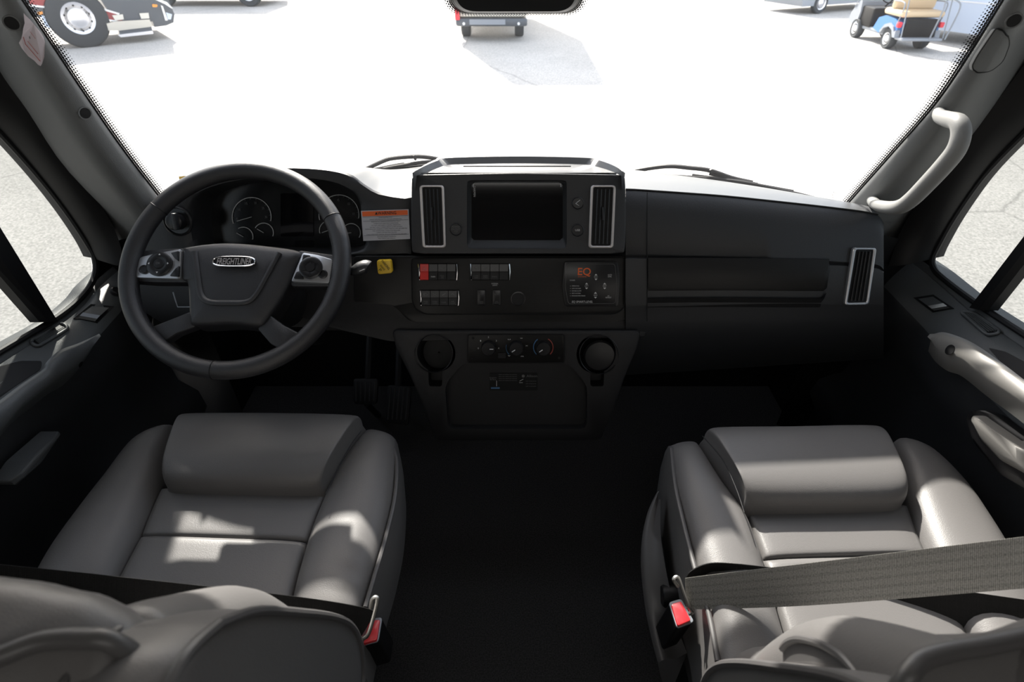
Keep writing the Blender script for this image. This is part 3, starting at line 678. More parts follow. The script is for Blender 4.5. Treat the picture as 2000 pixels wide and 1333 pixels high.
# centre stack
stk_px = rquad([(803, 341), (1013, 337), (1222, 341), (1224, 420), (1222, 497), (803, 497), (802, 420)], 12, 5)
scr_px = rquad([(912, 352), (1107, 352), (1107, 486), (912, 486)], 8, 5)
ctr = (1010, 420); AA = sorted([2*pi*i/96 for i in range(96)]+[math.atan2(y-ctr[1], x-ctr[0]) % (2*pi) for x, y in ((808, 343), (1219, 343), (1219, 494), (806, 494), (915, 355), (1104, 355), (1104, 483), (915, 483))])
so3 = [D(*raypoly(ctr, a, stk_px), .040) for a in AA]; si3 = [D(*raypoly(ctr, a, scr_px), .040) for a in AA]
gl_px = rquad([(921, 357), (1099, 357), (1099, 469), (921, 469)], 5, 5); gg = [D(*raypoly((1010, 413), a, gl_px), .024) for a in AA]
cso = sum(so3, V((0, 0, 0)))/len(so3)
B().grid([[p-DN*.11 for p in so3], [p-DN*.008 for p in so3], [cso+(p-cso)*.995-DN*.002 for p in so3], [cso+(p-cso)*.975 for p in so3], si3, [a.lerp(b_, .15)-DN*.002 for a, b_ in zip(si3, gg)], gg], closed=True).out('centre_stack', PLASTIC, dash, angle=35)
scn = mesh('touch_screen', [p+DN*.0005 for p in gg], [tuple(range(len(gg)))], SCREEN, dash, False, label='glossy black display screen')
B().tube([D(x, y, .026) for x, y in ((924, 365), (924, 360), (929, 357), (1091, 357), (1096, 360), (1096, 365))], .0014, 6).out('screen_edge', SILVER, scn, label='bright upper screen edge')
dtext('GARMIN', 926.5, 374, 4, WHITEP, scn, .027, 20, rot=-pi/2)
for x_, s_ in ((820, -1), (1150, 1)):        # stack vents
    vx = [(819, 362), (867, 362), (871, 484.5), (825, 484.5)] if s_ < 0 else [(1154, 362), (1203, 362), (1198, 485), (1149, 485)]
    vi = [(824.5, 366), (862, 366), (866, 480), (830, 480)] if s_ < 0 else [(1159, 366), (1198, 366), (1193, 480.5), (1154.5, 480.5)]
    vt = dplate('air_vent', rquad(vi, 4, 4), .0405, .003, BLACK, dash)
    ring('vent_frame', rquad(vx, 7, 5), rquad(vi, 4, 5), .043, .006, VENTRIM, vt, 'satin silver vent frame')
    for f_ in (.2, .4, .6, .8):
        a = (vi[0][0]+(vi[1][0]-vi[0][0])*f_, vi[0][1]+4); b_ = (vi[3][0]+(vi[2][0]-vi[3][0])*f_, vi[3][1]-4)
        B().tube([D(*a, .0435), D(*b_, .0435)], .0016, 6, sq=1.0).out('slat', PLASTIC_S, vt)
    xm = (vi[0][0]+vi[1][0])/2-1; B().tube([D(xm, 405, .046), D(xm+1, 430, .046)], .0022, 8).out('adjuster', PLASTIC, vt)
# right end vent
vi = [(1672, 488), (1706, 488), (1692, 591), (1655, 592)]; vx = [(1666, 484), (1712, 484), (1697, 595.5), (1649, 596.5)]
vt = dplate('air_vent', rquad(vi, 4, 4), .029, .004, BLACK, dash)
ring('vent_frame', rquad(vx, 7, 5), rquad(vi, 4, 5), .031, .006, SILVER, vt, 'satin silver vent frame')
for f_ in (.2, .4, .6, .8):
    B().tube([D(1672+34*f_, 492, .0315), D(1655+37*f_, 588, .0315)], .0015, 6).out('slat', PLASTIC_S, vt)
# stack buttons
for x_, y_, r_, nm in ((890.5, 448, 12, 'power_outlet'), (1128.5, 397, 11.5, 'round_button'), (1128, 450, 12, 'usb_cover')):
    o = B().lathe(D(x_, y_, .040), DN, [(r_*.00108, 0), (r_*.00108, .003), (r_*.00095, .004), (r_*.0009, .003)], 32).out(nm, PLASTIC_S, dash)
    if nm == 'power_outlet': dtext('POWER\nOUTLET\n12V', x_, y_, 3.4, DIMP, o, .0435, 17)
    elif nm == 'usb_cover': dtext('USB', x_, y_, 3.8, WHITEP, o, .0435, 9)
    else:
        B().tube([D(a, b_, .0445) for a, b_ in ((1133, 391), (1125, 397), (1131, 402), (1124, 397.5))], .0006, 6).out('icon', WHITEP, o)
# tray on top of the stack
z0 = D(1013, 337, .04).z
tb = [hz(x, y, z0) for x, y in crp([(806, 344), (826, 330), (850, 318), (872, 312), (1010, 309), (1150, 312), (1176, 318), (1203, 330), (1220, 344)], 40)]
tf = [D(806+(1220-806)*i/39, 345, .03) for i in range(40)]; tf = [V((p.x, p.y, z0-.003)) for p in tf]
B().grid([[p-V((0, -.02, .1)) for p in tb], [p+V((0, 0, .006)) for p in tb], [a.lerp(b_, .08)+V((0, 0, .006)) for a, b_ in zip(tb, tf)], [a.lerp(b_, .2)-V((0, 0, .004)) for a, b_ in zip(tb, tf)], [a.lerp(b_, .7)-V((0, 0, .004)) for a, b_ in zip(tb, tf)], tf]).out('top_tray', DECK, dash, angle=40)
B().tube([hz(x, 325, z0+.002) for x in range(905, 1120, 10)], .0012, 6).out('speaker_slot', BLACK, dash)
# switch banks
def bank(x0, y0, x1, y1, n_, red=None, icons=()):
    b0 = dplate('switch_bank', rrect(x0, y0, x1, y1, 2, 3), .019, .006, BLACK, dash)
    for xx in (x0+1.5, x1-2.5):
        B().tube([D(xx, y0+1, .0215), D(xx+1.2, (y0+y1)/2, .0225), D(xx+1.8 if xx == x0+1.5 else xx, y1-1, .0215)], .0019, 6).out('end_bracket', CHROME, b0, label='bright metal end bracket')
    w_ = (x1-x0-8)/n_
    for i in range(n_):
        xa = x0+4+w_*i; m_ = RED if i == red else PLASTIC_S; ym = (y0+y1)/2-1
        L_ = [[D(xa+.6, y, o_), D(xa+w_-.6, y, o_)] for y, o_ in ((y0+.5, .020), (y0+1.5, .0235), (ym, .0255), (ym+1, .0225), (y1-1.5, .027), (y1-.3, .020))]
        rk = B().grid(L_).out('rocker_switch', m_, b0, label='red hazard rocker' if i == red else None)
        if i == red: B().tube([D(a, b_, .0262) for a, b_ in ((xa+w_/2, ym-9), (xa+w_/2-4, ym-3), (xa+w_/2+4, ym-3))], .0005, 5, closed=True).out('icon', STICK, rk)
        elif i < len(icons) and icons[i]:
            t0, t1 = icons[i]
            if t0: dtext(t0, xa+w_/2, ym-6, 4.2, DIMP, rk, .0262, w_*.5)
            if t1: dtext(t1, xa+w_/2, y1-7, 2.7, WHITEP if t1 == 'PARK' else DIMP, rk, .0272, w_*.5)
bank(816, 515, 894, 548, 4, 0, [None, ('', 'PARK'), ('=', 'PEDAL\nADJ'), None])
bank(917, 515, 997, 548, 4, None, [('O', 'DOME\nLAMP'), ('C', 'ABS\nON'), ('', 'ENG'), None])
bank(819, 567, 897, 598, 4, None, [('D', 'WORK\nLAMP'), ('X', 'FAN\nOFF'), ('/', 'CLEAR'), ('A', 'AIR\nSUSP')])
for x_ in (932, 962):
    s0 = dplate('rocker_switch', rrect(x_, 567, x_+16, 597, 2, 3), .021, .006, PLASTIC_S, dash, .001)
    dtext('AUX', x_+8, 575, 3, DIMP, s0, .0225, 8); dtext('MAX\nTEMP' if x_ == 932 else 'GAS\nDUMP', x_+8, 591, 2.4, DIMP, s0, .0225, 8)
dtext('INTERNAL\nLIGHTS', 966.5, 556, 2.6, WHITEP, dash, .0185, 13)
B().lathe(D(1012, 584, .0175), DN, [(.0165, 0), (.0165, .0015), (.014, .002), (.0135, .001)], 32).out('blanking_cap', PLASTIC_S, dash)
# levelling panel
eq = dplate('levelling_panel', rquad([(1102, 511), (1206, 511), (1211, 550), (1208, 599), (1104, 600), (1098, 560)], 6, 4), .021, .006, PLASTIC_S, dash, .0015)
B().tube([D(*p, .0216) for p in rquad([(1108, 516), (1201, 516), (1204, 550), (1202, 593), (1110, 594), (1104, 560)], 6, 4)], .0004, 5, closed=True).out('border', DIMP, eq)
dtext('EQ', 1141, 531.5, 14, ORANGE, eq, .0222, 25, bold=.012); dtext('SYSTEMS', 1137, 541, 2.2, ORANGE, eq, .0222, 16)
for i, s_ in enumerate(('OPERATING', 'LOW VOLTAGE', 'EXCESS SLOPE', 'NOT IN PARK', 'ENGAGE PARK BRAKE')):
    wd = (14, 17, 18, 17, 26)[i]; dtext(s_, 1117+wd/2, 559+i*4.8, 2.0, WHITEP, eq, .0222, wd)
    B().disc(D(1114, 559+i*4.8, .0215), DN, .0006, .0006, 8).out('indicator', WHITEP, eq)
dtext('POWER', 1118, 548, 2.4, WHITEP, eq, .0222, 10); dtext('EQ SMART-LEVEL', 1137, 590, 4.2, WHITEP, eq, .0222, 40, shear=.2)
dtext('AUTO\nLEVEL', 1191, 539, 2.6, WHITEP, eq, .0222, 8); dtext('ALL\nRETRACT', 1188.5, 580, 2.6, WHITEP, eq, .0222, 11)
for (x_, y_, s_) in ((1164, 541.5, 'FRONT'), (1145.7, 559, 'LEFT'), (1181, 559, 'RIGHT'), (1163, 577, 'REAR')):
    dtext(s_, x_, y_, 2.3, WHITEP, eq, .0222, 7)
    mesh('arrow', [D(x_-3, y_-3, .0223), D(x_+3, y_-3, .0223), D(x_, y_-6.5, .0223)], [(0, 1, 2)], WHITEP, eq, False)
    mesh('arrow', [D(x_-3, y_+3, .0223), D(x_+3, y_+3, .0223), D(x_, y_+6.5, .0223)], [(0, 1, 2)], WHITEP, eq, False)
# lower pod with cup holders
pod = dplate('climate_pod', rquad([(764, 646), (1253, 646), (1246, 680), (1222, 735), (1200, 800), (1175, 862), (850, 862), (828, 800), (800, 735), (772, 680)], 12, 4), .02, .25, PODP, dash, .006)
def cutter(b_):
    o = b_.out('cut', BLACK, None, False); return o
def cut(o, cs):
    for c in cs:
        m_ = o.modifiers.new('b', 'BOOLEAN'); m_.operation = 'DIFFERENCE'; m_.object = c; m_.solver = 'EXACT'
    dg = bpy.context.evaluated_depsgraph_get(); dg.update(); me = bpy.data.meshes.new_from_object(o.evaluated_get(dg)); o.modifiers.clear(); o.data = me
    me.shade_smooth(); me.set_sharp_from_angle(angle=radians(35))
    for c in cs: bpy.data.objects.remove(c)
org = ORG[dash.name]
cs = []
for cx_, cy_, rp in ((847, 691, 37), (1170, 693, 38)):
    P = D(cx_, cy_, .06); cs.append(cutter(B().disc(P, -V(DN)-V((0, 0, .35)), rp*.00117, .16, 40)))
    cs.append(cutter(B().prism([D(x, y, .05) for x, y in rquad([(cx_-15, 715), (cx_+15, 715), (cx_+13, 765), (cx_-13, 765)], 5, 3)], -DN*.07)))
cs.append(cutter(B().prism([D(x, y, .05) for x, y in rquad([(902, 718), (1112, 718), (1150, 762), (1150, 850), (872, 850), (866, 762)], 16, 5)], -DN*.055)))
cut(pod, cs)
for cx_, cy_, rp in ((847, 691, 37), (1170, 693, 38)):
    ax = (-V(DN)-V((0, 0, .35))).normalized(); P = D(cx_, cy_, .02)
    ch = B().lathe(P, ax, [(rp*.00116, .005), (rp*.00112, .03), (rp*.00105, .09), (.002, .092)], 40, cap=False).out('cup_holder', BLACK, dash, label='round black cup holder recess')
    B().tube([D(cx_+rp*cos(a), cy_+rp*sin(a), .021) for a in [2*pi*i/40 for i in range(40)]], .0012, 6, closed=True).out('lip', PLASTIC_S, ch)
B().lathe(D(1170, 693, .002), DN, [(.036, 0), (.037, .008), (.033, .013), (.02, .0145), (.002, .015)], 40).out('cup_insert', PLASTIC_S, dash, label='dark rubber cup insert')
cp_px = rquad([(914, 654), (1102, 654), (1103, 709), (913, 709)], 5, 4)
cpn = dplate('climate_panel', cp_px, .0235, .006, WOOD, dash, .001)
B().tube([D(*p, .0236) for p in cp_px], .001, 6, closed=True).out('seam', BLACK, cpn)
for x_, y_ in ((924, 661), (1093, 661), (922, 700), (1092, 700)): B().disc(D(x_, y_, .0236), DN, .0028, .0008, 12).out('screw', BLACK, cpn)
for x_, an in ((954, 0), (1008, 215), (1061, 215)):
    kb = B().lathe(D(x_, 679, .0236), DN, [(.0165, 0), (.0160, .010), (.0145, .013), (.002, .0135)], 36).out('climate_knob', PLASTIC_S, cpn)
    a = radians(an); P = D(x_, 679, .0236)+DN*.014; e = V((1, 0, 0))*cos(a)+DU*sin(a); s2 = .0115
    B().tube([P+e*s2*.25, P+e*s2], .0011, 6).out('pointer', WHITEP, kb)
def arc(cx_, cy_, rp, a0, a1, off, r, m_, par, nm='arc', n_=24): return B().tube([D(cx_+rp*cos(radians(a0+(a1-a0)*i/n_)), cy_-rp*sin(radians(a0+(a1-a0)*i/n_)), off) for i in range(n_+1)], r, 6).out(nm, m_, par)
arc(1061, 679, 19, 125, 225, .0242, .0011, BLUEP, cpn, 'cold_scale'); arc(1061, 679, 19, 60, -45, .0242, .0011, REDP, cpn, 'hot_scale'); arc(1008, 679, 19.5, 165, 225, .0242, .0007, BLUEP, cpn, 'cold_scale')
for i, (a, s_) in enumerate(((185, '0'), (140, '1'), (90, '2'), (40, '3'), (-5, '4'))):
    dtext(s_, 954+20*cos(radians(a)), 679-20*sin(radians(a)), 3.2, WHITEP, cpn, .0245, 2)
for a, s_ in ((130, 'u'), (60, 'w'), (10, 'x'), (-55, 'm'), (230, 'v')): dtext(s_, 1008+21*cos(radians(a)), 679-21*sin(radians(a)), 3.2, WHITEP, cpn, .0245, 5)
B().prism([D(*p, .026) for p in rrect(973, 690, 988, 700, 1.5, 3)], -DN*.003).out('push_button', PLASTIC_S, cpn)
# gear shift label
al = dplate('shift_label', rrect(956, 729, 1050, 763, 2, 3), -.0035, .001, BLACK, dash)
dtext('Allison', 1039, 735, 5, DIMP, al, -.0028, 21); B().disc(D(1022, 735, -.003), DN, .0035, .0004, 16).out('logo', DIMP, al)
dtext('Engine\nBrake', 963, 740, 3, DIMP, al, -.0028, 13)
for i in range(4): dtext('READ THE OPERATOR MANUAL', 992, 732+i*4, 1.8, DIMP, al, -.0028, 36)
for i in range(3): dtext('SHIFT UP OR DOWN', 1037, 745+i*5, 1.8, DIMP, al, -.0028, 20)
B().tube([D(970, 744, -.0025), D(970, 755, -.0025)], .0006, 6).out('print', WHITEP, al)
B().tube([D(1015, 745, -.0025), D(1022, 741, -.0025)], .0005, 6).out('print', WHITEP, al); B().tube([D(1014, 748, -.0025), D(1021, 748, -.0025)], .0005, 6).out('print', WHITEP, al)
dplate('print', rrect(959, 757, 976, 760, .5, 2), -.0028, .0003, BLUEP, al)
# warning label on the dash face
wl = dplate('warning_label', [(705, 412), (798, 409), (801, 467), (709.5, 471)], .010, .0008, LABEL, dash, label='white and orange printed warning label', smooth=False)
dplate('header', [(707, 413.5), (796, 410.5), (796.5, 420), (708, 423)], .0106, .0003, ORANGE, wl, smooth=False)
dtext('WARNING', 756, 416.5, 6, BLACKP, wl, .0112, 36, bold=.01, rot=radians(1.5))
mesh('alert_mark', [D(732, 419.5, .0112), D(738, 419.3, .0112), D(735, 414, .0112)], [(0, 1, 2)], BLACKP, wl, False)
for i, s_ in enumerate(('WHEN EQUIPPED WITH', 'DRIVER CONTROLLED FULL LOCKING DIFFERENTIAL', 'ENGAGE FULL LOCKING DIFFERENTIAL ONLY', 'UNDER POOR TRACTION CONDITIONS', 'DO NOT USE DURING NORMAL OPERATION', 'DO NOT USE AT SPEEDS ABOVE 25 MPH 40 KM/H', 'WHEN ENGAGED STEERING CHARACTERISTICS WILL BE AFFECTED', 'THE UNDERSTEER CONDITION REQUIRES', 'CAREFUL DRIVING PROCEDURES', 'WHEN OPERATING NORMAL VEHICLE HANDLING WILL FOLLOW', 'SEE OWNER WARRANTY INFORMATION', 'AND OPERATOR MANUAL')):
    y_ = 425+i*3.55+(1 if i > 1 else 0)+(1 if i > 9 else 0); wd = (26, 62, 56, 48, 56, 62, 82, 54, 40, 78, 36, 34)[i]
    dtext(s_, 753+(y_-425)*.06, y_, 1.9, BLACKP, wl, .0112, wd, rot=radians(1.5))
for y_ in (423.5, 431.5, 460): B().tube([D(708.5+(y_-423)*.04, y_+1, .0111), D(797+(y_-423)*.05, y_-2, .0111)], .0003, 4).out('rule_line', BLACKP, wl)
# parking brake knob
pb = thing('parking_brake_knob', 'yellow square pull knob on the dash right of the steering wheel', 'knob', tuple(D(749, 522, .03)))
B().disc(D(750, 522, .012), DN, .009, .022, 20).out('stem', YELLOW, pb)
rot5 = [(735, 509), (763, 508), (766, 534), (738, 537)]
B().prism([D(*p, .045) for p in rquad(rot5, 5, 5)], -DN*.014, .003).out('cap', YELLOW, pb)
dtext('PARKING', 753, 518, 4.6, BLACKP, pb, .0462, 21, rot=radians(-52), bold=.01); dtext('BRAKE', 747, 523, 3.4, BLACKP, pb, .0462, 12, rot=radians(-52)); dtext('P', 742, 528, 6, BLACKP, pb, .0462, 4, rot=radians(-52))
# headlamp knob
hk = B().lathe(D(349, 432, .006), DN, [(.031, 0), (.031, .005), (.028, .007), (.026, .003), (.018, .003), (.017, .02), (.014, .022), (.002, .022)], 40).out('headlamp_dial', PLASTIC_S, dash)
P = D(349, 432, .02); B().box(P+DN*.012, .008, .034, .012, V((1, 0, 0)), DU, DN, .002).out('grip', PLASTIC, hk)
# gauges
def gauge(cx_, cy_, r_, a0, a1, nd, nums=()):
    g = arc(cx_, cy_, r_, a0, a1, -.067, .0009, WHITEP, cl, 'gauge_scale', 36)
    B().tube([D(cx_, cy_, -.066), D(cx_+r_*.8*cos(radians(nd)), cy_-r_*.8*sin(radians(nd)), -.066)], .0007, 6).out('needle', WHITEP, g)
    for i, s_ in enumerate(nums):
        a = radians(a0+(a1-a0)*(i+.3)/(len(nums)-.4)); dtext(s_, cx_+r_*.74*cos(a), cy_-r_*.74*sin(a), 5, DIMP, g, -.067, 5)
    n_ = 12 if r_ > 30 else 6
    for i in range(n_+1):
        a = radians(a0+(a1-a0)*i/n_); B().tube([D(cx_+r_*.9*cos(a), cy_-r_*.9*sin(a), -.067), D(cx_+r_*.98*cos(a), cy_-r_*.98*sin(a), -.067)], .0004, 4).out('tick', DIMP, g)
gauge(491.5, 424, 38, 200, -12, 196, ('5', '10', '15', '20', '25', '30')); gauge(475, 463, 19, 120, -15, 150); gauge(515, 455, 19, 150, -20, 150)
gauge(662, 420, 39, 195, -10, 185, ('5', '15', '45', '65', '85')); gauge(642, 450, 18, 200, 20, 200); gauge(686, 455, 18, 140, -30, 185)
dplate('display', rrect(548, 378, 612, 462, 3, 3), -.067, .001, SCREEN, cl)
dplate('display', rrect(575, 470, 612, 484, 3, 3), -.067, .001, SCREEN, cl)

# small sticker on glass at left, label at right
sk = thing('caution_sticker', 'small yellow and green sticker on the windshield base left of the hood', 'sticker', tuple(whit(366, 350)))
def gplate(nm, px, m_, par, off): return mesh(nm, [whit(*p, off) for p in px], [tuple(range(len(px)))], m_, par, False)
gplate('paper', [(349, 345), (388, 341), (391, 348), (352, 360)], mat('sticker_cream', (.55, .58, .42), .6), sk, .004)
gplate('header', [(349, 345), (388, 341), (389, 345), (350, 350)], mat('sticker_amber', (.7, .45, .1), .6), sk, .0045)
gl2 = thing('glass_label', 'small grey approval mark on the windshield lower right corner', 'label', tuple(whit(1631, 378)))
for i, (s_, y_, w__) in enumerate((('==', 372, 14), ('SAFE', 377, 12), ('AS1', 382, 8), ('M60', 387, 10))):
    text(s_, whit(1631-i, y_, .004), V((1, -.35, 0)), V((0, .37, .93)), .004, mat('etched', (.25, .25, .25), .6), gl2, 'print', w__*.0012)

# ------------------------------------------------------------------ wipers (outside, at the base of the glass)
def wiper(label, arm, blade, links):
    W_ = lambda pts, off: cr([whit(x, y, off) for x, y in pts], 24)
    r_ = thing('windshield_wiper', label, 'wiper', tuple(whit(*arm[0], -.03)))
    B().tube(W_(arm, -.035), .0055, 8).out('arm', RUBBER, r_); B().tube(W_(blade, -.022), .0048, 8).out('blade', RUBBER, r_)
    for l_ in links: B().tube(W_(l_, -.03), .0034, 6).out('bracket', RUBBER, r_)
wiper('black wiper left of the dash centre tray', [(708, 334), (748, 315), (770, 309), (815, 306), (850, 310), (880, 318)], [(705, 340), (760, 328), (820, 318), (850, 316)], [[(725, 332), (775, 322), (790, 320)], [(808, 303), (810, 309), (812, 312)], [(740, 332), (800, 326), (835, 322)]])
wiper('black wiper right of the dash centre tray', [(1235, 335), (1275, 328), (1310, 325), (1345, 328), (1385, 333), (1430, 348), (1470, 357)], [(1250, 342), (1340, 346), (1440, 355), (1530, 373), (1600, 390)], [[(1385, 340), (1430, 350), (1480, 360)], [(1388, 331), (1390, 337), (1392, 340)], [(1352, 342), (1440, 354), (1550, 374)]])
# bonnet outside
rows = []
for j in range(9):
    f_ = j/8; hw = .86-.06*f_; rows.append([V((x*hw, WS(x*.80, .893).y+.03+.95*f_, .868-.40*f_**1.2-.06*x*x*f_)) for x in [-1+2*i/20 for i in range(21)]])
bn = B().grid(rows+[[p-V((0, -.05, .7)) for p in rows[-1]]]).out('vehicle_hood', PAINT); tagit(bn, 'white sloping hood outside below the windshield', 'hood')

# ------------------------------------------------------------------ steering wheel
WA = radians(50); WNn = V((0, -cos(WA), sin(WA))); WU = V((0, sin(WA), cos(WA)))
WC = ht(461, 520, 1.05)
def W(px, py, off=0): return hp(px, py, WC+WNn*off, WNn)
sw = thing('steering_wheel', 'black leather-wrapped steering wheel in front of the driver seat', 'steering wheel', tuple(WC))
RR, rr_ = .1975, .0168
B().tube([WC+V((1, 0, 0))*(RR*cos(a))+WU*(RR*sin(a)) for a in [2*pi*i/128 for i in range(128)]], rr_, 24, closed=True).out('rim', WHEELL, sw)
for px_, py_ in ((220+13, 0),):
    pass
def rimang(px, py): p = W(px, py)-WC; return math.atan2(p.dot(WU), p.x)
for px, py in ((300, 400), (668, 418), (418, 725)):
    a = rimang(px, py); rd = V((1, 0, 0))*cos(a)+WU*sin(a); tg = -V((1, 0, 0))*sin(a)+WU*cos(a)
    B().tube([WC+rd*RR+(rd*cos(b_)+WNn*sin(b_))*(rr_+.0001) for b_ in [2*pi*i/24 for i in range(24)]], .0009, 6, closed=True).out('rim_seam', BLACK, sw)
# stitching on the inside of the rim
for a0, a1 in ((195, 222), (238, 300), (-20, 20)):
    bb_ = B(); k_ = 0
    a = a0
    while a < a1:
        r1 = radians(a); rd = V((1, 0, 0))*cos(r1)+WU*sin(r1); tg = -V((1, 0, 0))*sin(r1)+WU*cos(r1); q = WC+rd*(RR-rr_*.93)+WNn*rr_*.42
        bb_.tube([q-tg*.0013+WNn*.0006, q+tg*.0013-WNn*.0006], .0006, 5); a += 1.3
    bb_.out('stitching', PLASTIC, sw)
def wprism(nm, px, off, depth, m_, par, bev=.003, r=6, label=None, k=4): return B().prism([W(x, y, off) for x, y in rquad(px, r, k)], -WNn*depth, bev).out(nm, m_, par, True, label)
hubpx = [(356, 484), (400, 477), (451, 474.5), (520, 480), (587, 492), (578, 520), (565, 552), (545, 588), (523, 620), (505, 637), (451, 633), (380, 636), (370, 622), (366, 556), (354, 541)]
hubC = (455, 545)
hl = crp(hubpx+[hubpx[0]], 90)[:-1]
def hubz(f_): return f_
H3 = [W(x, y, 0) for x, y in hl]; hc = W(*hubC, 0)
rows = [[p-WNn*.045 for p in H3], [p-WNn*.006 for p in H3], [hc+(p-hc)*.985-WNn*.001 for p in H3], [hc+(p-hc)*.93+WNn*.003 for p in H3], [hc+(p-hc)*.8+WNn*.006 for p in H3], [hc+(p-hc)*.4+WNn*.008 for p in H3], [hc+(p-hc)*.05+WNn*.008 for p in H3]]
hub = B().grid(rows, closed=True, capa=True, capb=True).out('airbag_cover', WHEELL, sw, angle=60)
# raised U ridge
ri = cr([W(x, y, .0072) for x, y in [(380, 492), (386, 540), (392, 575), (408, 590), (445, 592), (482, 590), (500, 575), (520, 540), (545, 494)]], 50)
B().tube(ri, .0055, 10, sq=.7).out('ridge', WHEELL, hub)
em = B().prism([W(457+42*cos(a)*(1 if abs(cos(a)) > .0 else 1), 511+10*sin(a)*(1+.0), .0135) for a in [2*pi*i/48 for i in range(48)]], -WNn*.004, .001).out('emblem', BLACK, hub)
def sup(a, p): c, s_ = cos(a), sin(a); return (abs(c)**p*(1 if c > 0 else -1), abs(s_)**p*(1 if s_ > 0 else -1))
B().tube([W(457+41*sup(a, .7)[0], 511+9.5*sup(a, .7)[1], .0140) for a in [2*pi*i/60 for i in range(60)]], .0013, 6, closed=True).out('emblem_rim', CHROME, em)
text('FREIGHTLINER', W(457, 511.5, .0142), V((1, 0, 0)), WU, .0125, VENTRIM, em, 'lettering', .064, bold=.015, shear=.15)
# spokes
for pxs, cc, s_ in (([(263, 542), (272, 503), (298, 496), (354, 486), (352, 545)], (313, 517), -1), ([(591, 493), (620, 498), (650, 507), (643, 554), (568, 550)], (608, 524), 1)):
    fp = wprism('spoke_trim', pxs, .004, .012, SILVER, sw, .002, 5, 'satin silver spoke control plate')
    P = W(*cc, .004); r_ = .0235 if s_ < 0 else .0215
    pad = B().lathe(P, WNn, [(r_, 0), (r_, .004), (r_*.85, .006), (r_*.5, .005), (r_*.42, .0045), (r_*.38, .0062), (.001, .0065)], 40).out('control_pad', PLASTIC_S, fp)
    if s_ < 0:
        text('OK', P+WNn*.0067, V((1, 0, 0)), WU, .004, DIMP, pad, 'icon')
        for a in (0, 90, 180, 270):
            e = V((1, 0, 0))*cos(radians(a))+WU*sin(radians(a)); f__ = -V((1, 0, 0))*sin(radians(a))+WU*cos(radians(a))
            c = P+e*r_*.74+WNn*.0063; mesh('arrow', [c+e*.002, c-e*.001+f__*.002, c-e*.001-f__*.002], [(0, 1, 2)], WHITEP, pad, False)
        bt = [[(333, 494), (349, 490), (348, 510), (342, 506)], [(343, 524), (350, 519), (349, 540), (331, 539)]]; rb = (282, 527)
    else:
        bt = [[(592, 497), (606, 499), (598, 507), (587, 518)], [(579, 531), (588, 529), (592, 545), (573, 544)]]; rb = (631, 536)
        for i in range(6):
            a = radians(30+60*i); e = V((1, 0, 0))*cos(a)+WU*sin(a); B().tube([P+e*r_*.45+WNn*.0055, P+e*r_*.9+WNn*.0055], .0005, 4).out('divider', BLACK, pad)
    for b4 in bt: wprism('button', b4, .0075, .004, PLASTIC_S, fp, .0008, 2)
    B().lathe(W(*rb, .004), WNn, [(.0088, 0), (.0088, .0022), (.007, .003), (.006, .0015), (.001, .0015)], 24).out('button', PLASTIC_S, fp)
# dark spoke arms behind and linking to the rim
wprism('spoke', [(248, 548), (262, 492), (300, 487), (370, 484), (370, 552), (300, 552)], -.004, .022, WHEELL, sw, .004, 10)
wprism('spoke', [(580, 488), (625, 494), (668, 500), (662, 560), (565, 560)], -.004, .022, WHEELL, sw, .004, 10)
wprism('spoke', [(290, 641), (330, 625), (372, 608), (382, 638), (345, 652), (310, 675)], -.004, .02, WHEELL, sw, .004, 4)
wprism('spoke', [(526, 614), (552, 634), (586, 652), (560, 690), (528, 672), (502, 642)], -.004, .02, WHEELL, sw, .004, 4)
# column
col_ = thing('steering_column', 'black steering column and stalk behind the steering wheel', 'steering column', tuple(WC-WNn*.2))
ax = -WNn
B().lathe(WC, ax, [(.05, .05), (.065, .09), (.062, .16), (.055, .30), (.05, .45)], 32).out('shroud', PLASTIC_S, col_)
sk0 = D(690, 532, .17); 
pA, pB = WC+V((.10, .07, -.05)), D(700, 528, .16)
B().tube([pA, pA.lerp(pB, .6), D(690, 530, .165)], .008, 12).out('stalk', PLASTIC_S, col_)
B().tube(cr([D(688, 531, .165), D(700, 526, .165), (D(714, 521, .165)), D(721, 524, .165)], 14), [.009+.006*min(1, i/5) if i < 12 else .012-.004*(i-11) for i in range(14)], 14, sq=.8).out('stalk_grip', PLASTIC, col_)
B().tube([D(702, 530, .182), D(712, 526, .182)], .0006, 5).out('print', WHITEP, col_)
ig = thing('pedal_bracket', 'thin grey metal bracket seen through the steering wheel left opening', 'bracket', tuple(D(350, 590, .0)))
B().tube([D(338, 571, .04), D(343, 588, .04), D(347, 600, .04), D(372, 600, .04)], .0013, 6).out('outline', GREYP, ig)
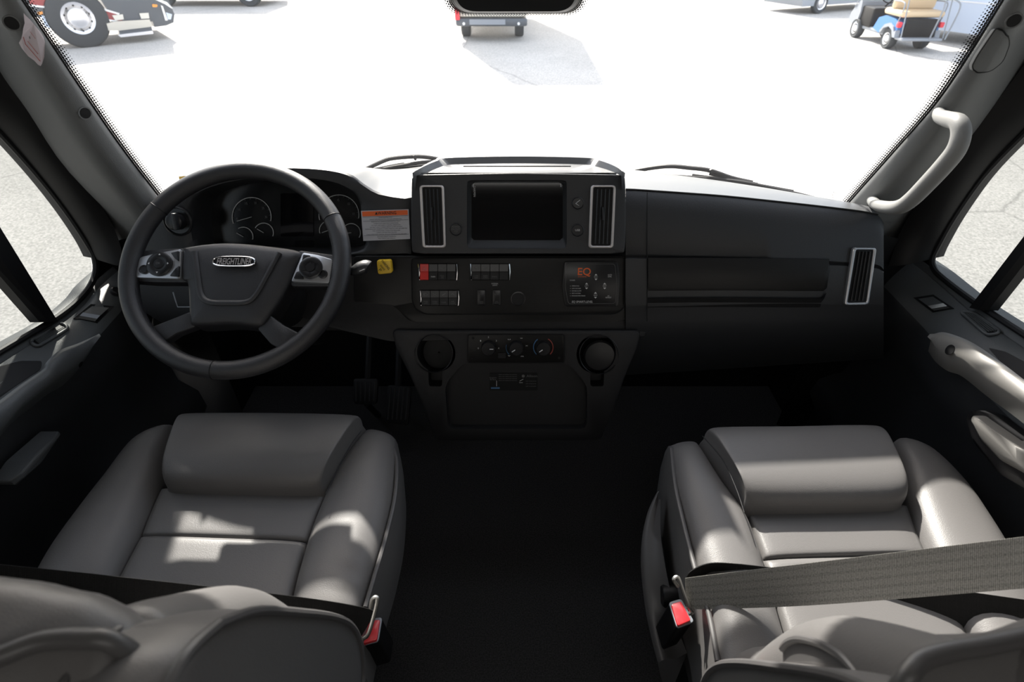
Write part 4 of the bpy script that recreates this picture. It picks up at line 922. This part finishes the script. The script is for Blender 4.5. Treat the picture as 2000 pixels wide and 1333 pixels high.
# pedals
for nm, px, lab in (('accelerator_pedal', [(757, 752), (803, 756), (797, 832), (752, 826)], 'black ribbed accelerator pedal left of the climate console'), ('brake_pedal', [(690, 740), (738, 740), (735, 790), (690, 790)], 'black brake pedal under the dashboard')):
    z_ = .16; pn = V((0, -.75, .66)); P0 = hz(775 if nm[0] == 'a' else 715, 790, z_)
    L_ = [hp(x, y, P0, pn) for x, y in rquad(px, 6, 4)]
    pd = thing(nm, lab, 'pedal', tuple(P0-V((0, 0, .14))))
    B().prism(L_, -pn*.015, .003).out('pad', RUBBER, pd)
    for i in range(5):
        f_ = .12+.76*i/4; a = hp(px[0][0]+(px[1][0]-px[0][0])*f_, px[0][1]+6, P0, pn); b_ = hp(px[3][0]+(px[2][0]-px[3][0])*f_, px[3][1]-6, P0, pn)
        B().tube([a, b_], .0025, 6).out('rib', PLASTIC, pd)
    B().tube([P0-pn*.01, P0+V((0, .25, .22))], .012, 8).out('arm', BLACK, pd)
    B().tube([P0-pn*.01, P0+V((0, .10, -.15))], .010, 8).out('arm', BLACK, pd)

# ------------------------------------------------------------------ seats
ZS = .54
def seat(nm, lab, s_, xin, xout, Q, dy):
    Z = lambda pts, z: [hz(x, y, z) for x, y in pts]
    cx_ = (xin+xout)/2
    r = thing(nm, lab, 'seat', (cx_, .6, 0))
    B().box((cx_, .48, .12), .40, .46, .24, bev=.02).out('pedestal', BLACK, r)
    B().box((cx_, .52, .34), .48, .56, .22, bev=.04).out('cushion_base', LEATHER_D, r)
    dome('cushion_centre', Z(Q['c1a'], ZS), Z(Q['c1b'], ZS), .018, .06, LEATHER, r, p=5, q=9, n=20, bulge=0)
    dome('cushion_centre', Z(Q['c2a'], ZS), Z(Q['c2b'], ZS), .018, .06, LEATHER, r, p=5, q=9, n=20, bulge=0)
    wr = lambda s, u: .0012*sin(s*60)*max(0, 1-abs(s-.75)*5)*max(0, 1-abs(u-Q['wu'])*3.0)
    dome('inner_bolster', Z(Q['ia'], ZS), Z(Q['ib'], ZS), .040, .16, LEATHER, r, p=2.3, q=5, n=40, bulge=.01, wr=wr)
    dome('outer_bolster', Z(Q['oa'], ZS), Z(Q['ob'], ZS), .045, .16, LEATHER, r, p=2.2, q=5, n=40, bulge=.01)
    # thigh roll: stands higher than the panels
    rb, rf = Z(Q['rb'], ZS+.02), Z(Q['rf'], ZS+.02)
    dome('thigh_roll', rb, rf, .052, .09, LEATHER, r, p=3.2, q=9, n=30, k=25, bulge=.006)
    B().tube([p+V((0, 0, .012)) for p in cr(Z(Q['pipe'], ZS+.002), 40)], .0042, 8).out('piping', LEATHER_D, r)
    B().tube([p+V((0, 0, .004)) for p in cr(Z(Q['seam'], ZS), 20)], .0014, 6).out('seam', BLACK, r)
    sm = crp(Q['rollseam'], 26); B().tube([hz(a, b_, ZS+.062) for a, b_ in sm], .0009, 5).out('seam', BLACK, r)
    # back rest: stacked sections
    lv = [(.50, .41, .26, .10, .01), (.60, .365, .275, .12, .02), (.72, .31, .283, .14, .04), (.84, .25, .283, .14, .06), (.93, .215, .282, .13, .045), (.985, .202, .276, .12, .012), (1.02, .196, .262, .105, .006), (1.045, .19, .22, .085, .003), (1.062, .182, .165, .06, .0), (1.07, .175, .08, .03, 0)]
    rows = []; K = 64
    zz = cr([(a, b_, c) for a, b_, c, d, e in lv], 40); yy = cr([(d, e, 0) for a, b_, c, d, e in lv], 40)
    for q, w_ in zip(zz, yy):
        z, yf, hw = q; th, wg = w_.x, w_.y; row = []
        for i in range(K):
            a = 2*pi*i/K; x, y = sup(a, .55); f_ = max(0, abs(x)-.55)/.45
            yy_ = yf-th/2+y*th/2+dy
            if y > 0: yy_ += (wg*f_*min(1, (1-abs(x))*5) - wg*.35*(1-f_))*min(1, y*1.5)
            wk = .0028*max(0, 1-abs(z-1.03)/.035)*sin(x*hw*190+2*sin(x*9))*(1 if y < .3 else .3)
            row.append(V((cx_+x*hw, yy_+wk, z+wk*.6+Q['bz'])))
        rows.append(row)
    bk_ = B().grid(rows, closed=True, capa=True, capb=True).out('backrest', LEATHER, r, angle=80)
    bx_ = xin + (-.036 if s_ < 0 else .036)
    wp = cr([(bx_, .27, .56), (bx_, .285, .66), (bx_, .277, .75), (bx_, .244, .853), (bx_, .182, .95), (bx_, .155, .985), (bx_, .14, 1.0)], 40)
    B().tube([V((p.x, p.y+Q['wy'], p.z+Q['wz'])) for p in wp], [.040*min(1, .3+i/10, .25+(39-i)/9) for i in range(40)], 20, sq=.95, upv=(1, 0, 0)).out('backrest_bolster', LEATHER, r, angle=80)
    # piping along the back edge of the backrest
    pp = []
    for q, w_ in zip(zz, yy):
        z, yf, hw = q; pp.append((z+Q['bz']+.002, yf-w_.x*.80+dy, hw*.98))
    side_in = 1 if s_ < 0 else -1
    pipe = [V((cx_+hw*side_in, y, z)) for z, y, hw in pp]+[V((cx_-hw*side_in, y, z)) for z, y, hw in pp[::-1]]
    # back panel edge with thick piping
    pk = cr([hz(x, y, Q['pz']) for x, y in Q['bpipe']], 40); pk = [p-V((0, 0, .05*max(0, (i-33)/6 if s_ < 0 else (4-i)/6)**2)) for i, p in enumerate(pk)]; pd_ = [p+V((0, -.10, -.055)) for p in pk]
    B().grid([[p+V((0, .006, -.012)) for p in pk], pk, [p.lerp(q, .12)+V((0, 0, .003)) for p, q in zip(pk, pd_)], pd_, [p-V((0, .01, .12)) for p in pd_]]).out('back_panel', LEATHER, r, angle=60)
    B().tube([p+V((0, 0, .003)) for p in pk], .0062, 10).out('back_panel_piping', LEATHER_D, r)
    # raised armrest beside the backrest, inner side
    ay = Q['army']; az = Q['armz']
    fr_ = [(.19, 1.035), (.225, .985), (.27, .895), (.317, .795), (.345, .72), (.352, .66), (.335, .61), (.29, .59), (.25, .62), (.215, .72), (.165, .85), (.11, .97), (.10, 1.02), (.115, 1.055), (.155, 1.06), (.19, 1.035)]
    prof_ = [(a.x, a.y) for a in cr(fr_, 70)][:-1]
    x1 = Q['armx']; x2 = x1-side_in*.062
    c_ = (sum(p[0] for p in prof_)/69, sum(p[1] for p in prof_)/69)
    lay = lambda x, k_: [V((x, c_[0]+(a-c_[0])*k_+ay, c_[1]+(b_-c_[1])*k_+az)) for a, b_ in prof_]
    ar = B().grid([lay(x1-side_in*.001, .90), lay(x1, .97), lay(x1-side_in*.004, 1.0), lay((x1+x2)/2, 1.02), lay(x2+side_in*.004, 1.0), lay(x2, .95)], closed=True, capa=True, capb=True).out('armrest', LEATHER, r, angle=50)
    B().tube(lay(x1, 1.0), .0042, 8, closed=True).out('armrest_piping', LEATHER_D, ar); B().tube(lay(x2, 1.0), .0034, 8, closed=True).out('armrest_piping', LEATHER_D, ar)
    # adjuster knob
    kx, ky, kz = Q['knob']; P = hz(kx, ky, kz); P = V((P.x, P.y, P.z))
    B().lathe(P, V((side_in, 0, 0)), [(.018, -.05), (.02, .0), (.02, .02), (.017, .024), (.001, .024)], 24).out('adjuster_knob', BLACK, r)
    return r
QL = dict(c1a=[(318, 960), (300, 1000), (278, 1056)], c1b=[(640, 975), (622, 1015), (603, 1066)],
    c2a=[(280, 1052), (240, 1128), (200, 1215)], c2b=[(604, 1062), (575, 1165), (560, 1260)],
    ia=[(718, 842), (660, 925), (622, 1010), (600, 1075), (575, 1170), (565, 1260)], ib=[(772, 858), (776, 900), (770, 980), (752, 1060), (730, 1130), (712, 1190), (695, 1260)],
    oa=[(352, 842), (330, 900), (314, 965), (282, 1045), (240, 1130), (200, 1215)], ob=[(335, 842), (265, 872), (205, 945), (150, 1015), (100, 1085), (60, 1160), (30, 1230)],
    rb=[(328, 948), (345, 962), (480, 966), (610, 966), (636, 955)], rf=[(365, 832), (385, 825), (530, 824), (690, 828), (708, 838)],
    pipe=[(766, 876), (776, 912), (773, 980), (755, 1060), (735, 1130), (716, 1195)], seam=[(280, 1054), (430, 1058), (602, 1066)],
    rollseam=[(706, 842), (685, 870), (660, 915), (636, 966)], wu=.8, army=0, armz=0, armx=-.200, bz=.02, pz=1.07, bpipe=[(-300, 1390), (-120, 1330), (0, 1290), (90, 1258), (180, 1253), (258, 1257)], wy=.022, wz=.015, knob=(752, 1108, .40))
QR = dict(c1a=[(1455, 1000), (1472, 1050), (1490, 1100)], c1b=[(1768, 992), (1786, 1045), (1806, 1090)],
    c2a=[(1488, 1096), (1512, 1180), (1560, 1330), (1600, 1450)], c2b=[(1804, 1088), (1850, 1180), (1935, 1340), (2000, 1450)],
    ia=[(1305, 872), (1318, 960), (1342, 1050), (1362, 1130), (1385, 1210), (1400, 1300), (1420, 1420)], ib=[(1358, 866), (1405, 945), (1452, 1010), (1480, 1080), (1505, 1170), (1535, 1270), (1585, 1400)],
    oa=[(1735, 872), (1752, 925), (1772, 1000), (1802, 1085), (1848, 1180), (1935, 1345), (1990, 1450)], ob=[(1752, 866), (1815, 890), (1880, 950), (1930, 1020), (1975, 1095), (2020, 1180), (2120, 1400)],
    rb=[(1450, 982), (1468, 1000), (1600, 1002), (1742, 996), (1762, 978)], rf=[(1372, 862), (1395, 852), (1530, 850), (1685, 848), (1706, 860)],
    pipe=[(1309, 885), (1317, 960), (1337, 1050), (1358, 1130), (1382, 1210), (1398, 1300)], seam=[(1490, 1097), (1600, 1100), (1800, 1090)],
    rollseam=[(1372, 852), (1412, 900), (1438, 955), (1454, 1002)], wu=.2, army=-.04, armz=-.02, armx=.245, bz=.012, pz=1.045, bpipe=[(1762, 1340), (1778, 1312), (1800, 1293), (1850, 1278), (1920, 1266), (2000, 1249), (2150, 1215), (2400, 1190)], wy=0, wz=0, knob=(1318, 1165, .42))
seatL = seat('captain_seat', 'grey leather driver seat at left behind the steering wheel', -1, -.235, -.80, QL, .022)
seatR = seat('captain_seat', 'grey leather passenger seat at right with a belt drawn across it', 1, .285, .86, QR, .006)
ap = cr([hx(x, y, .284) for x, y in [(1528, 1268), (1540, 1255), (1562, 1249), (1600, 1258), (1640, 1282), (1672, 1318), (1700, 1360)]], 30)
B().tube(ap, .0038, 8).out('bolster_piping', LEATHER_D, seatR)
B().grid([ap, [p+V((-.001, -.02, -.006)) for p in ap], [p+V((0, -.09, -.03)) for p in ap]]).out('side_panel', LEATHER_D, seatR)
# side flap on passenger seat
fp_ = [hz(x, y, z) for x, y, z in [(1283, 962, .50), (1262, 1010, .47), (1254, 1080, .44), (1262, 1170, .40), (1276, 1240, .37), (1290, 1292, .35)]]
fq_ = [hz(x, y, z) for x, y, z in [(1290, 975, .50), (1290, 1040, .48), (1300, 1110, .46), (1315, 1180, .42), (1325, 1230, .38), (1342, 1276, .35)]]
a = cr(fp_, 24); b_ = cr(fq_, 24)
B().grid([[p-V((0, 0, .02)) for p in a], a, [p+V((.004, 0, .004)) for p in a], [p.lerp(q, .25) for p, q in zip(a, b_)], [p.lerp(q, .6)-V((0, 0, .012)) for p, q in zip(a, b_)], b_, [p-V((0, 0, .2)) for p in b_]]).out('side_flap', LEATHER_D, seatR, angle=70, label='hanging grey leather side flap')

# ------------------------------------------------------------------ seat belts
def buckle(root, bx, zc, tilt, bar, lean):
    """bx: pixel outline of the red button; bar: two pixels of the metal tongue"""
    Z = lambda L, z: [hz(x, y, z) for x, y in L]
    c = (sum(p[0] for p in bx)/4, sum(p[1] for p in bx)/4)
    big = [(c[0]+(x-c[0])*1.28, c[1]+(y-c[1])*1.18) for x, y in bx]
    bo = B().prism(Z(rquad(big, 6, 4), zc), V((0, .02, -.12)), .003).out('buckle', BLACK, root)
    B().prism(Z(rquad(big, 6, 4), zc+.0008), V((0, 0, -.003)), .001).out('buckle_rim', GREYP, bo)
    B().prism(Z(rquad(bx, 4, 4), zc+.006), V((0, 0, -.008)), .002).out('release_button', REDB, bo, label='red release button')
    return bo
sbR = thing('seat_belt', 'grey seat belt stretched over the passenger seat from its red buckle', 'seat belt', tuple(hz(1340, 1190, .5)))
P3 = lambda x, y, t: ht(x, y, t)
strap('shoulder_strap', [P3(1338, 1130, .90), P3(1400, 1122, .875), P3(1600, 1098, .80), P3(2000, 1049, .66), P3(2300, 1012, .56)], [P3(1340, 1190, .90), P3(1400, 1190, .875), P3(1600, 1182, .80), P3(2000, 1150, .66), P3(2300, 1125, .56)], WEB, sbR, 60, label='upper strap with sunlit glints painted into the weave')
strap('lap_strap', [P3(1338, 1138, .905), P3(1348, 1117, .90), P3(1385, 1101, .90), P3(1440, 1102, .905), P3(1530, 1112, .91), P3(1700, 1130, .90), P3(2000, 1172, .84), P3(2200, 1200, .8)], [P3(1342, 1172, .905), P3(1356, 1140, .92), P3(1390, 1122, .92), P3(1440, 1150, .915), P3(1530, 1172, .92), P3(1700, 1198, .90), P3(2000, 1250, .84), P3(2200, 1290, .8)], WEBD, sbR, 60, label='dark lower strap')
buckle(sbR, [(1311, 1180), (1330, 1174), (1350, 1212), (1324, 1223)], .50, 0, None, 0)
B().tube(cr([P3(1324, 1146, .90), P3(1316, 1134, .895), P3(1320, 1128, .895), P3(1326, 1132, .895), P3(1336, 1160, .895), P3(1348, 1190, .895), P3(1353, 1196, .90), P3(1346, 1200, .905)], 30), .003, 8).out('tongue', STEEL, sbR, label='bent steel belt tongue')
sbL = thing('seat_belt', 'black seat belt crossing the driver seat to its red buckle', 'seat belt', tuple(hz(715, 1220, .5)))
strap('lap_strap', [P3(735, 1196, .86), P3(700, 1185, .86), P3(570, 1165, .85), P3(240, 1128, .80), P3(0, 1103, .75), P3(-200, 1085, .7)], [P3(705, 1245, .86), P3(680, 1248, .86), P3(570, 1236, .85), P3(240, 1212, .80), P3(0, 1195, .75), P3(-200, 1180, .7)], WEBD, sbL, 60)
buckle(sbL, [(716, 1214), (742, 1210), (736, 1250), (708, 1258)], .50, 0, None, 0)
B().tube(cr([P3(724, 1188, .85), P3(727, 1172, .845), P3(734, 1167, .845), P3(737, 1174, .845), P3(730, 1205, .845), P3(720, 1238, .845), P3(712, 1247, .85), P3(704, 1248, .855)], 30), .003, 8).out('tongue', STEEL, sbL, label='bent steel belt tongue')

# ------------------------------------------------------------------ vehicles outside
def wheel(par, c, ax, r_, w_, rimr, m_rim=ALLOY, nm='wheel', holes=10):
    ax = V(ax).normalized()
    wh = B().lathe(c, ax, [(rimr, -.02), (r_*.92, .0), (r_, -.03), (r_, -w_+.03), (r_*.9, -w_), (rimr, -w_)], 40).out(nm, TYRE, par)
    B().lathe(V(c), ax, [(rimr*1.02, -.02), (rimr, .005), (rimr*.88, -.012), (rimr*.72, -.03), (rimr*.45, -.005), (rimr*.3, .02), (.01, .03)], 40).out('rim', m_rim, wh)
    if holes:
        h_ = B(); e1 = V((0, 0, 1)); e1 = (e1-ax*e1.dot(ax)).normalized(); e2 = ax.cross(e1)
        for i in range(holes):
            a = 2*pi*i/holes; h_.disc(V(c)+(e1*cos(a)+e2*sin(a))*rimr*.8-ax*.022, ax, rimr*.07, .006, 10)
        h_.out('hand_hole', BLACK, wh)
    return wh
# big motorhome at the left
mhm = thing('motorhome', 'dark grey and maroon motorhome parked at far left outside', 'motorhome', (-11.1, 16.2, GZ))
n0 = V((.61, -.79, 0)).normalized(); P0 = V((-11.1, 16.2, 0))
M_ = lambda x, y, o=0: hp(x, y, P0+n0*o, n0)
body = [(-60, -90), (-60, 30), (96, 34), (97, 18), (108, -6), (135, -18), (172, -16), (196, -2), (212, 22), (216, 40), (228, 44), (298, 42), (302, 53), (325, 50), (339, 44), (341, 28), (330, 2), (322, -90)]
B().prism([M_(*p) for p in body], -n0*2.4).out('body', NAVY, mhm, False)
def mp(nm, px, m_, o=.02, d=.015): return B().prism([M_(*p, o) for p in px], -n0*d).out(nm, m_, mhm, False)
mp('maroon_panel', [(50, -40), (128, -40), (110, 2), (100, 14), (58, 8)], MAROON)
mp('maroon_panel', [(165, 0), (182, 12), (232, 28), (240, 42), (205, 37), (192, 22)], MAROON)
mp('stripe', [(56, 8), (100, 14), (100, 17), (56, 12)], PAINT, .03); mp('stripe', [(150, -8), (178, 5), (182, 10), (234, 26), (232, 29), (178, 13), (150, -2)], PAINT, .03); mp('stripe', [(202, 36), (240, 42), (240, 44), (202, 39)], PAINT, .03)
mp('stripe', [(300, -6), (326, 4), (338, 17), (334, 16), (322, 8), (300, -2)], PAINT, .03)
mp('marker_lamp', rquad([(72, 24), (83, 22), (84, 28), (76, 29)], 2, 2), AMBER, .03); mp('marker_lamp', rquad([(297, 8), (308, 9), (307, 14), (298, 14)], 2, 2), AMBER, .03)
mp('panel_light', [(80, 30), (97, 33), (100, 56), (88, 52)], LBLUE, .01)
mp('headlamp', [(314, 10), (318, 12), (328, 40), (323, 40)], PAINT, .03); mp('headlamp', [(324, 24), (336, 28), (334, 38), (328, 38)], LBLUE, .03)
mp('fog_lamp', [(219, 30), (240, 28), (242, 38), (225, 40)], CREAM, .05); mp('fog_lamp', [(272, 26), (290, 25), (292, 36), (276, 37)], CREAM, .05)
mp('chrome_step', [(208, 46), (225, 42), (292, 38), (298, 52), (232, 60), (212, 60)], STEEL, .12, .2); mp('chrome_step', [(230, 68), (298, 60), (300, 66), (236, 73)], ALLOY, .16, .2); mp('step_riser', [(232, 58), (296, 52), (298, 61), (234, 68)], NAVY, .10, .2)
wc = M_(153, 36, .1); wr_ = (M_(165, 92, .1)-wc).length*.93; B().disc(wc-n0*.5, n0, wr_*1.12, .42, 40).out('wheel_arch', BLACK, mhm)
wheel(mhm, wc, n0, wc.z-GZ if wc.z-GZ < 1.0 else .68, .3, (wc.z-GZ)*.54)
# van ahead
van = thing('van', 'pale van parked straight ahead with dark bumper and long shadow', 'van', (-.8, 17, GZ))
Yv = 17.0; vl, vr = hy(890, 45, Yv).x, hy(1030, 45, Yv).x; zb = hy(950, 52, Yv).z; zt = hy(950, 36, Yv).z
B().box(((vl+vr)/2, Yv+2.6, (zt+GZ+4.0)/2), vr-vl+.06, 5.2, GZ+4.0-zt, bev=.15).out('body', CREAM, van)
B().box(((vl+vr)/2, Yv+.25, (zb+zt)/2), vr-vl, .5, zt-zb, bev=.05).out('bumper', NAVY, van)
B().box((hy(952, 42, Yv).x, Yv-.01, hy(952, 43, Yv).z), .95, .03, .12).out('plate_recess', GREYP, van)
for x_ in (906, 1013): B().disc(hy(x_, 46, Yv)-V((0, .0, 0)), V((0, -1, 0)), .035, .04, 14).out('sensor', PAINT, van)
B().box(hy(893, 26, Yv-.02), .12, .06, .3).out('tail_lamp', TAIL, van)
for x_ in (vl+.2, vr-.2): 
    for y_ in (Yv+1.0, Yv+4.2): wheel(van, V((x_+(.12 if x_ > 0 else -.12), y_, GZ+.36)), V((1 if x_ > 0 else -1, 0, 0)), .36, .25, .2, holes=0)
# golf cart
gx, gy = 9.58, 16.1
cart = thing('golf_cart', 'blue golf cart with beige seats parked at upper right', 'golf cart', (gx+.45, gy+.8, GZ))
G = lambda x, y, z: V((gx+x, gy+y, GZ+z))
for x_, y_, s_ in ((0, 0, -1), (.9, 0, 1), (0, 1.65, -1), (.9, 1.65, 1)): wheel(cart, G(x_+s_*.06, y_, .23), V((s_, 0, 0)), .235, .19, .13, PAINT, holes=0)
B().box(G(.45, .85, .30), .86, 2.1, .10, bev=.03).out('floor_pan', GREYP, cart)
sd = [(-.35, .38), (-.32, .62), (-.1, .68), (.35, .70), (.62, .62), (.75, .36), (.42, .30), (.30, .46), (.1, .55), (-.12, .52), (-.27, .40)]
B().prism([G(-.06, y, z) for y, z in sd], V((1.02, 0, 0))).out('rear_body', BLUE, cart, False)
sd2 = [(-.40, .30), (-.36, .46), (-.30, .42), (-.20, .52), (.0, .58), (.2, .52), (.34, .36), (.30, .30), (.2, .44), (0, .50), (-.18, .44), (-.3, .30)]
B().prism([G(-.10, y, z) for y, z in sd2], V((.12, 0, 0))).prism([G(.90, y, z) for y, z in sd2], V((.12, 0, 0))).out('fender', GREYP, cart, False)
B().prism([G(-.05, y, z) for y, z in [(1.66, .30), (1.62, .62), (1.68, .86), (1.74, .92), (1.95, .74), (2.1, .55), (2.12, .32)]], V((1.0, 0, 0))).out('front_cowl', GREYP, cart, False)
B().box(G(.45, 1.34, .55), .92, .62, .46, bev=.04).out('cabin_well', BLACK, cart)
B().box(G(.45, -.42, .50), .78, .08, .42, bev=.02).out('rear_well', BLACK, cart)
B().box(G(.45, -.50, .29), 1.0, .34, .06, bev=.02).out('foot_plate', GREYP, cart)
B().box(G(.45, .05, .80), 1.05, .85, .14, bev=.05).out('seat_cushion', BEIGE, cart)
B().box(G(.45, .18, 1.12), 1.02, .16, .52, bev=.06).out('seat_back', BEIGE, cart)
for x_ in (-.06, .97):
    B().tube(cr([G(x_, -.25, .55), G(x_, -.32, .95), G(x_, -.2, 1.05), G(x_, .2, 1.04)], 12), .016, 8).out('arm_rail', GREYP, cart)
    B().box(G(x_, -.37, .58), .10, .10, .12, bev=.02).out('tail_lamp', TAIL, cart)
    B().tube([G(x_, -.62, .32), G(x_, -.2, 1.9)], .014, 8).out('canopy_strut', GREYP, cart); B().tube([G(x_, 1.95, .7), G(x_, 1.55, 1.9)], .014, 8).out('canopy_strut', GREYP, cart)
B().tube(cr([G(.62, -.66, .30), G(.64, -.72, .9), G(.72, -.60, 1.12), G(.95, -.60, 1.12), G(1.05, -.68, .95), G(1.0, -.66, .30)], 24), .018, 8).out('grab_rail', GREYP, cart)
B().tube([G(.45, 1.45, .75), G(.45, 1.1, 1.0)], .02, 8).out('steering_shaft', BLACK, cart); B().tube([G(.28+.17*cos(a)-.0, 1.08+.1*sin(a), 1.02+.12*sin(a)) for a in [2*pi*i/20 for i in range(20)]], .015, 8, closed=True).out('steering_ring', BLACK, cart)
B().box(G(.45, .55, 1.92), 1.15, 2.9, .06, bev=.02).out('canopy', CREAM, cart)
# trailer behind the cart
tr = thing('trailer', 'pale blue-white trailer body behind the golf cart', 'trailer', (12.4, 17.5, GZ))
a = V((10.75, 18.3, 0)); d_ = V((.5, -.87, 0)).normalized(); nb = V((.87, .5, 0))
B().prism([a+V((0, 0, GZ+.28)), a+d_*7+V((0, 0, GZ+.28)), a+d_*7+V((0, 0, GZ+3.2)), a+V((0, 0, GZ+3.2))], nb*2.4).out('body', LBLUE, tr, False)
B().prism([a+d_*.0-nb*.01+V((0, 0, GZ+.95)), a+d_*7-nb*.01+V((0, 0, GZ+.95)), a+d_*7-nb*.01+V((0, 0, GZ+.98)), a-nb*.01+V((0, 0, GZ+.98))], nb*.02).out('crease', PAINT, tr, False)
for q in (.8, 5.4): wheel(tr, a+d_*q+nb*.25+V((0, 0, GZ+.34)), -nb, .34, .22, .18, holes=0)
# grey car far right top and another vehicle far left top
car = thing('car', 'grey car edge at the very top right beyond the golf cart', 'car', (11.5, 23.5, GZ))
c0 = V((9.9, 22.2, GZ)); dd = V((.9, .42, 0)).normalized(); nn = V((.42, -.9, 0)).normalized()
cp = [(0, .25), (-.1, .5), (0, .8), (.9, .95), (1.5, 1.4), (3.0, 1.45), (4.0, .95), (4.4, .8), (4.4, .25)]
B().prism([c0+dd*x+V((0, 0, z)) for x, z in cp], -nn*1.75).out('body', GREYP, car, False)
for q in (.85, 3.5): wheel(car, c0+dd*q+nn*.03+V((0, 0, .32)), nn, .32, .2, .2, holes=0)
v2 = thing('truck', 'dark vehicle wheel and bumper at the very top left', 'truck', (-11.5, 22.5, GZ))
P1 = hz(352, 14, GZ); B().box(P1+V((1.0, 1.3, 1.0)), 4.5, 2.4, 1.3).out('body', NAVY, v2, False)
wheel(v2, P1+V((-.6, .1, .45)), V((0, -1, 0)), .45, .25, .26, holes=0); wheel(v2, P1+V((2.6, .1, .45)), V((0, -1, 0)), .45, .25, .26, holes=0)
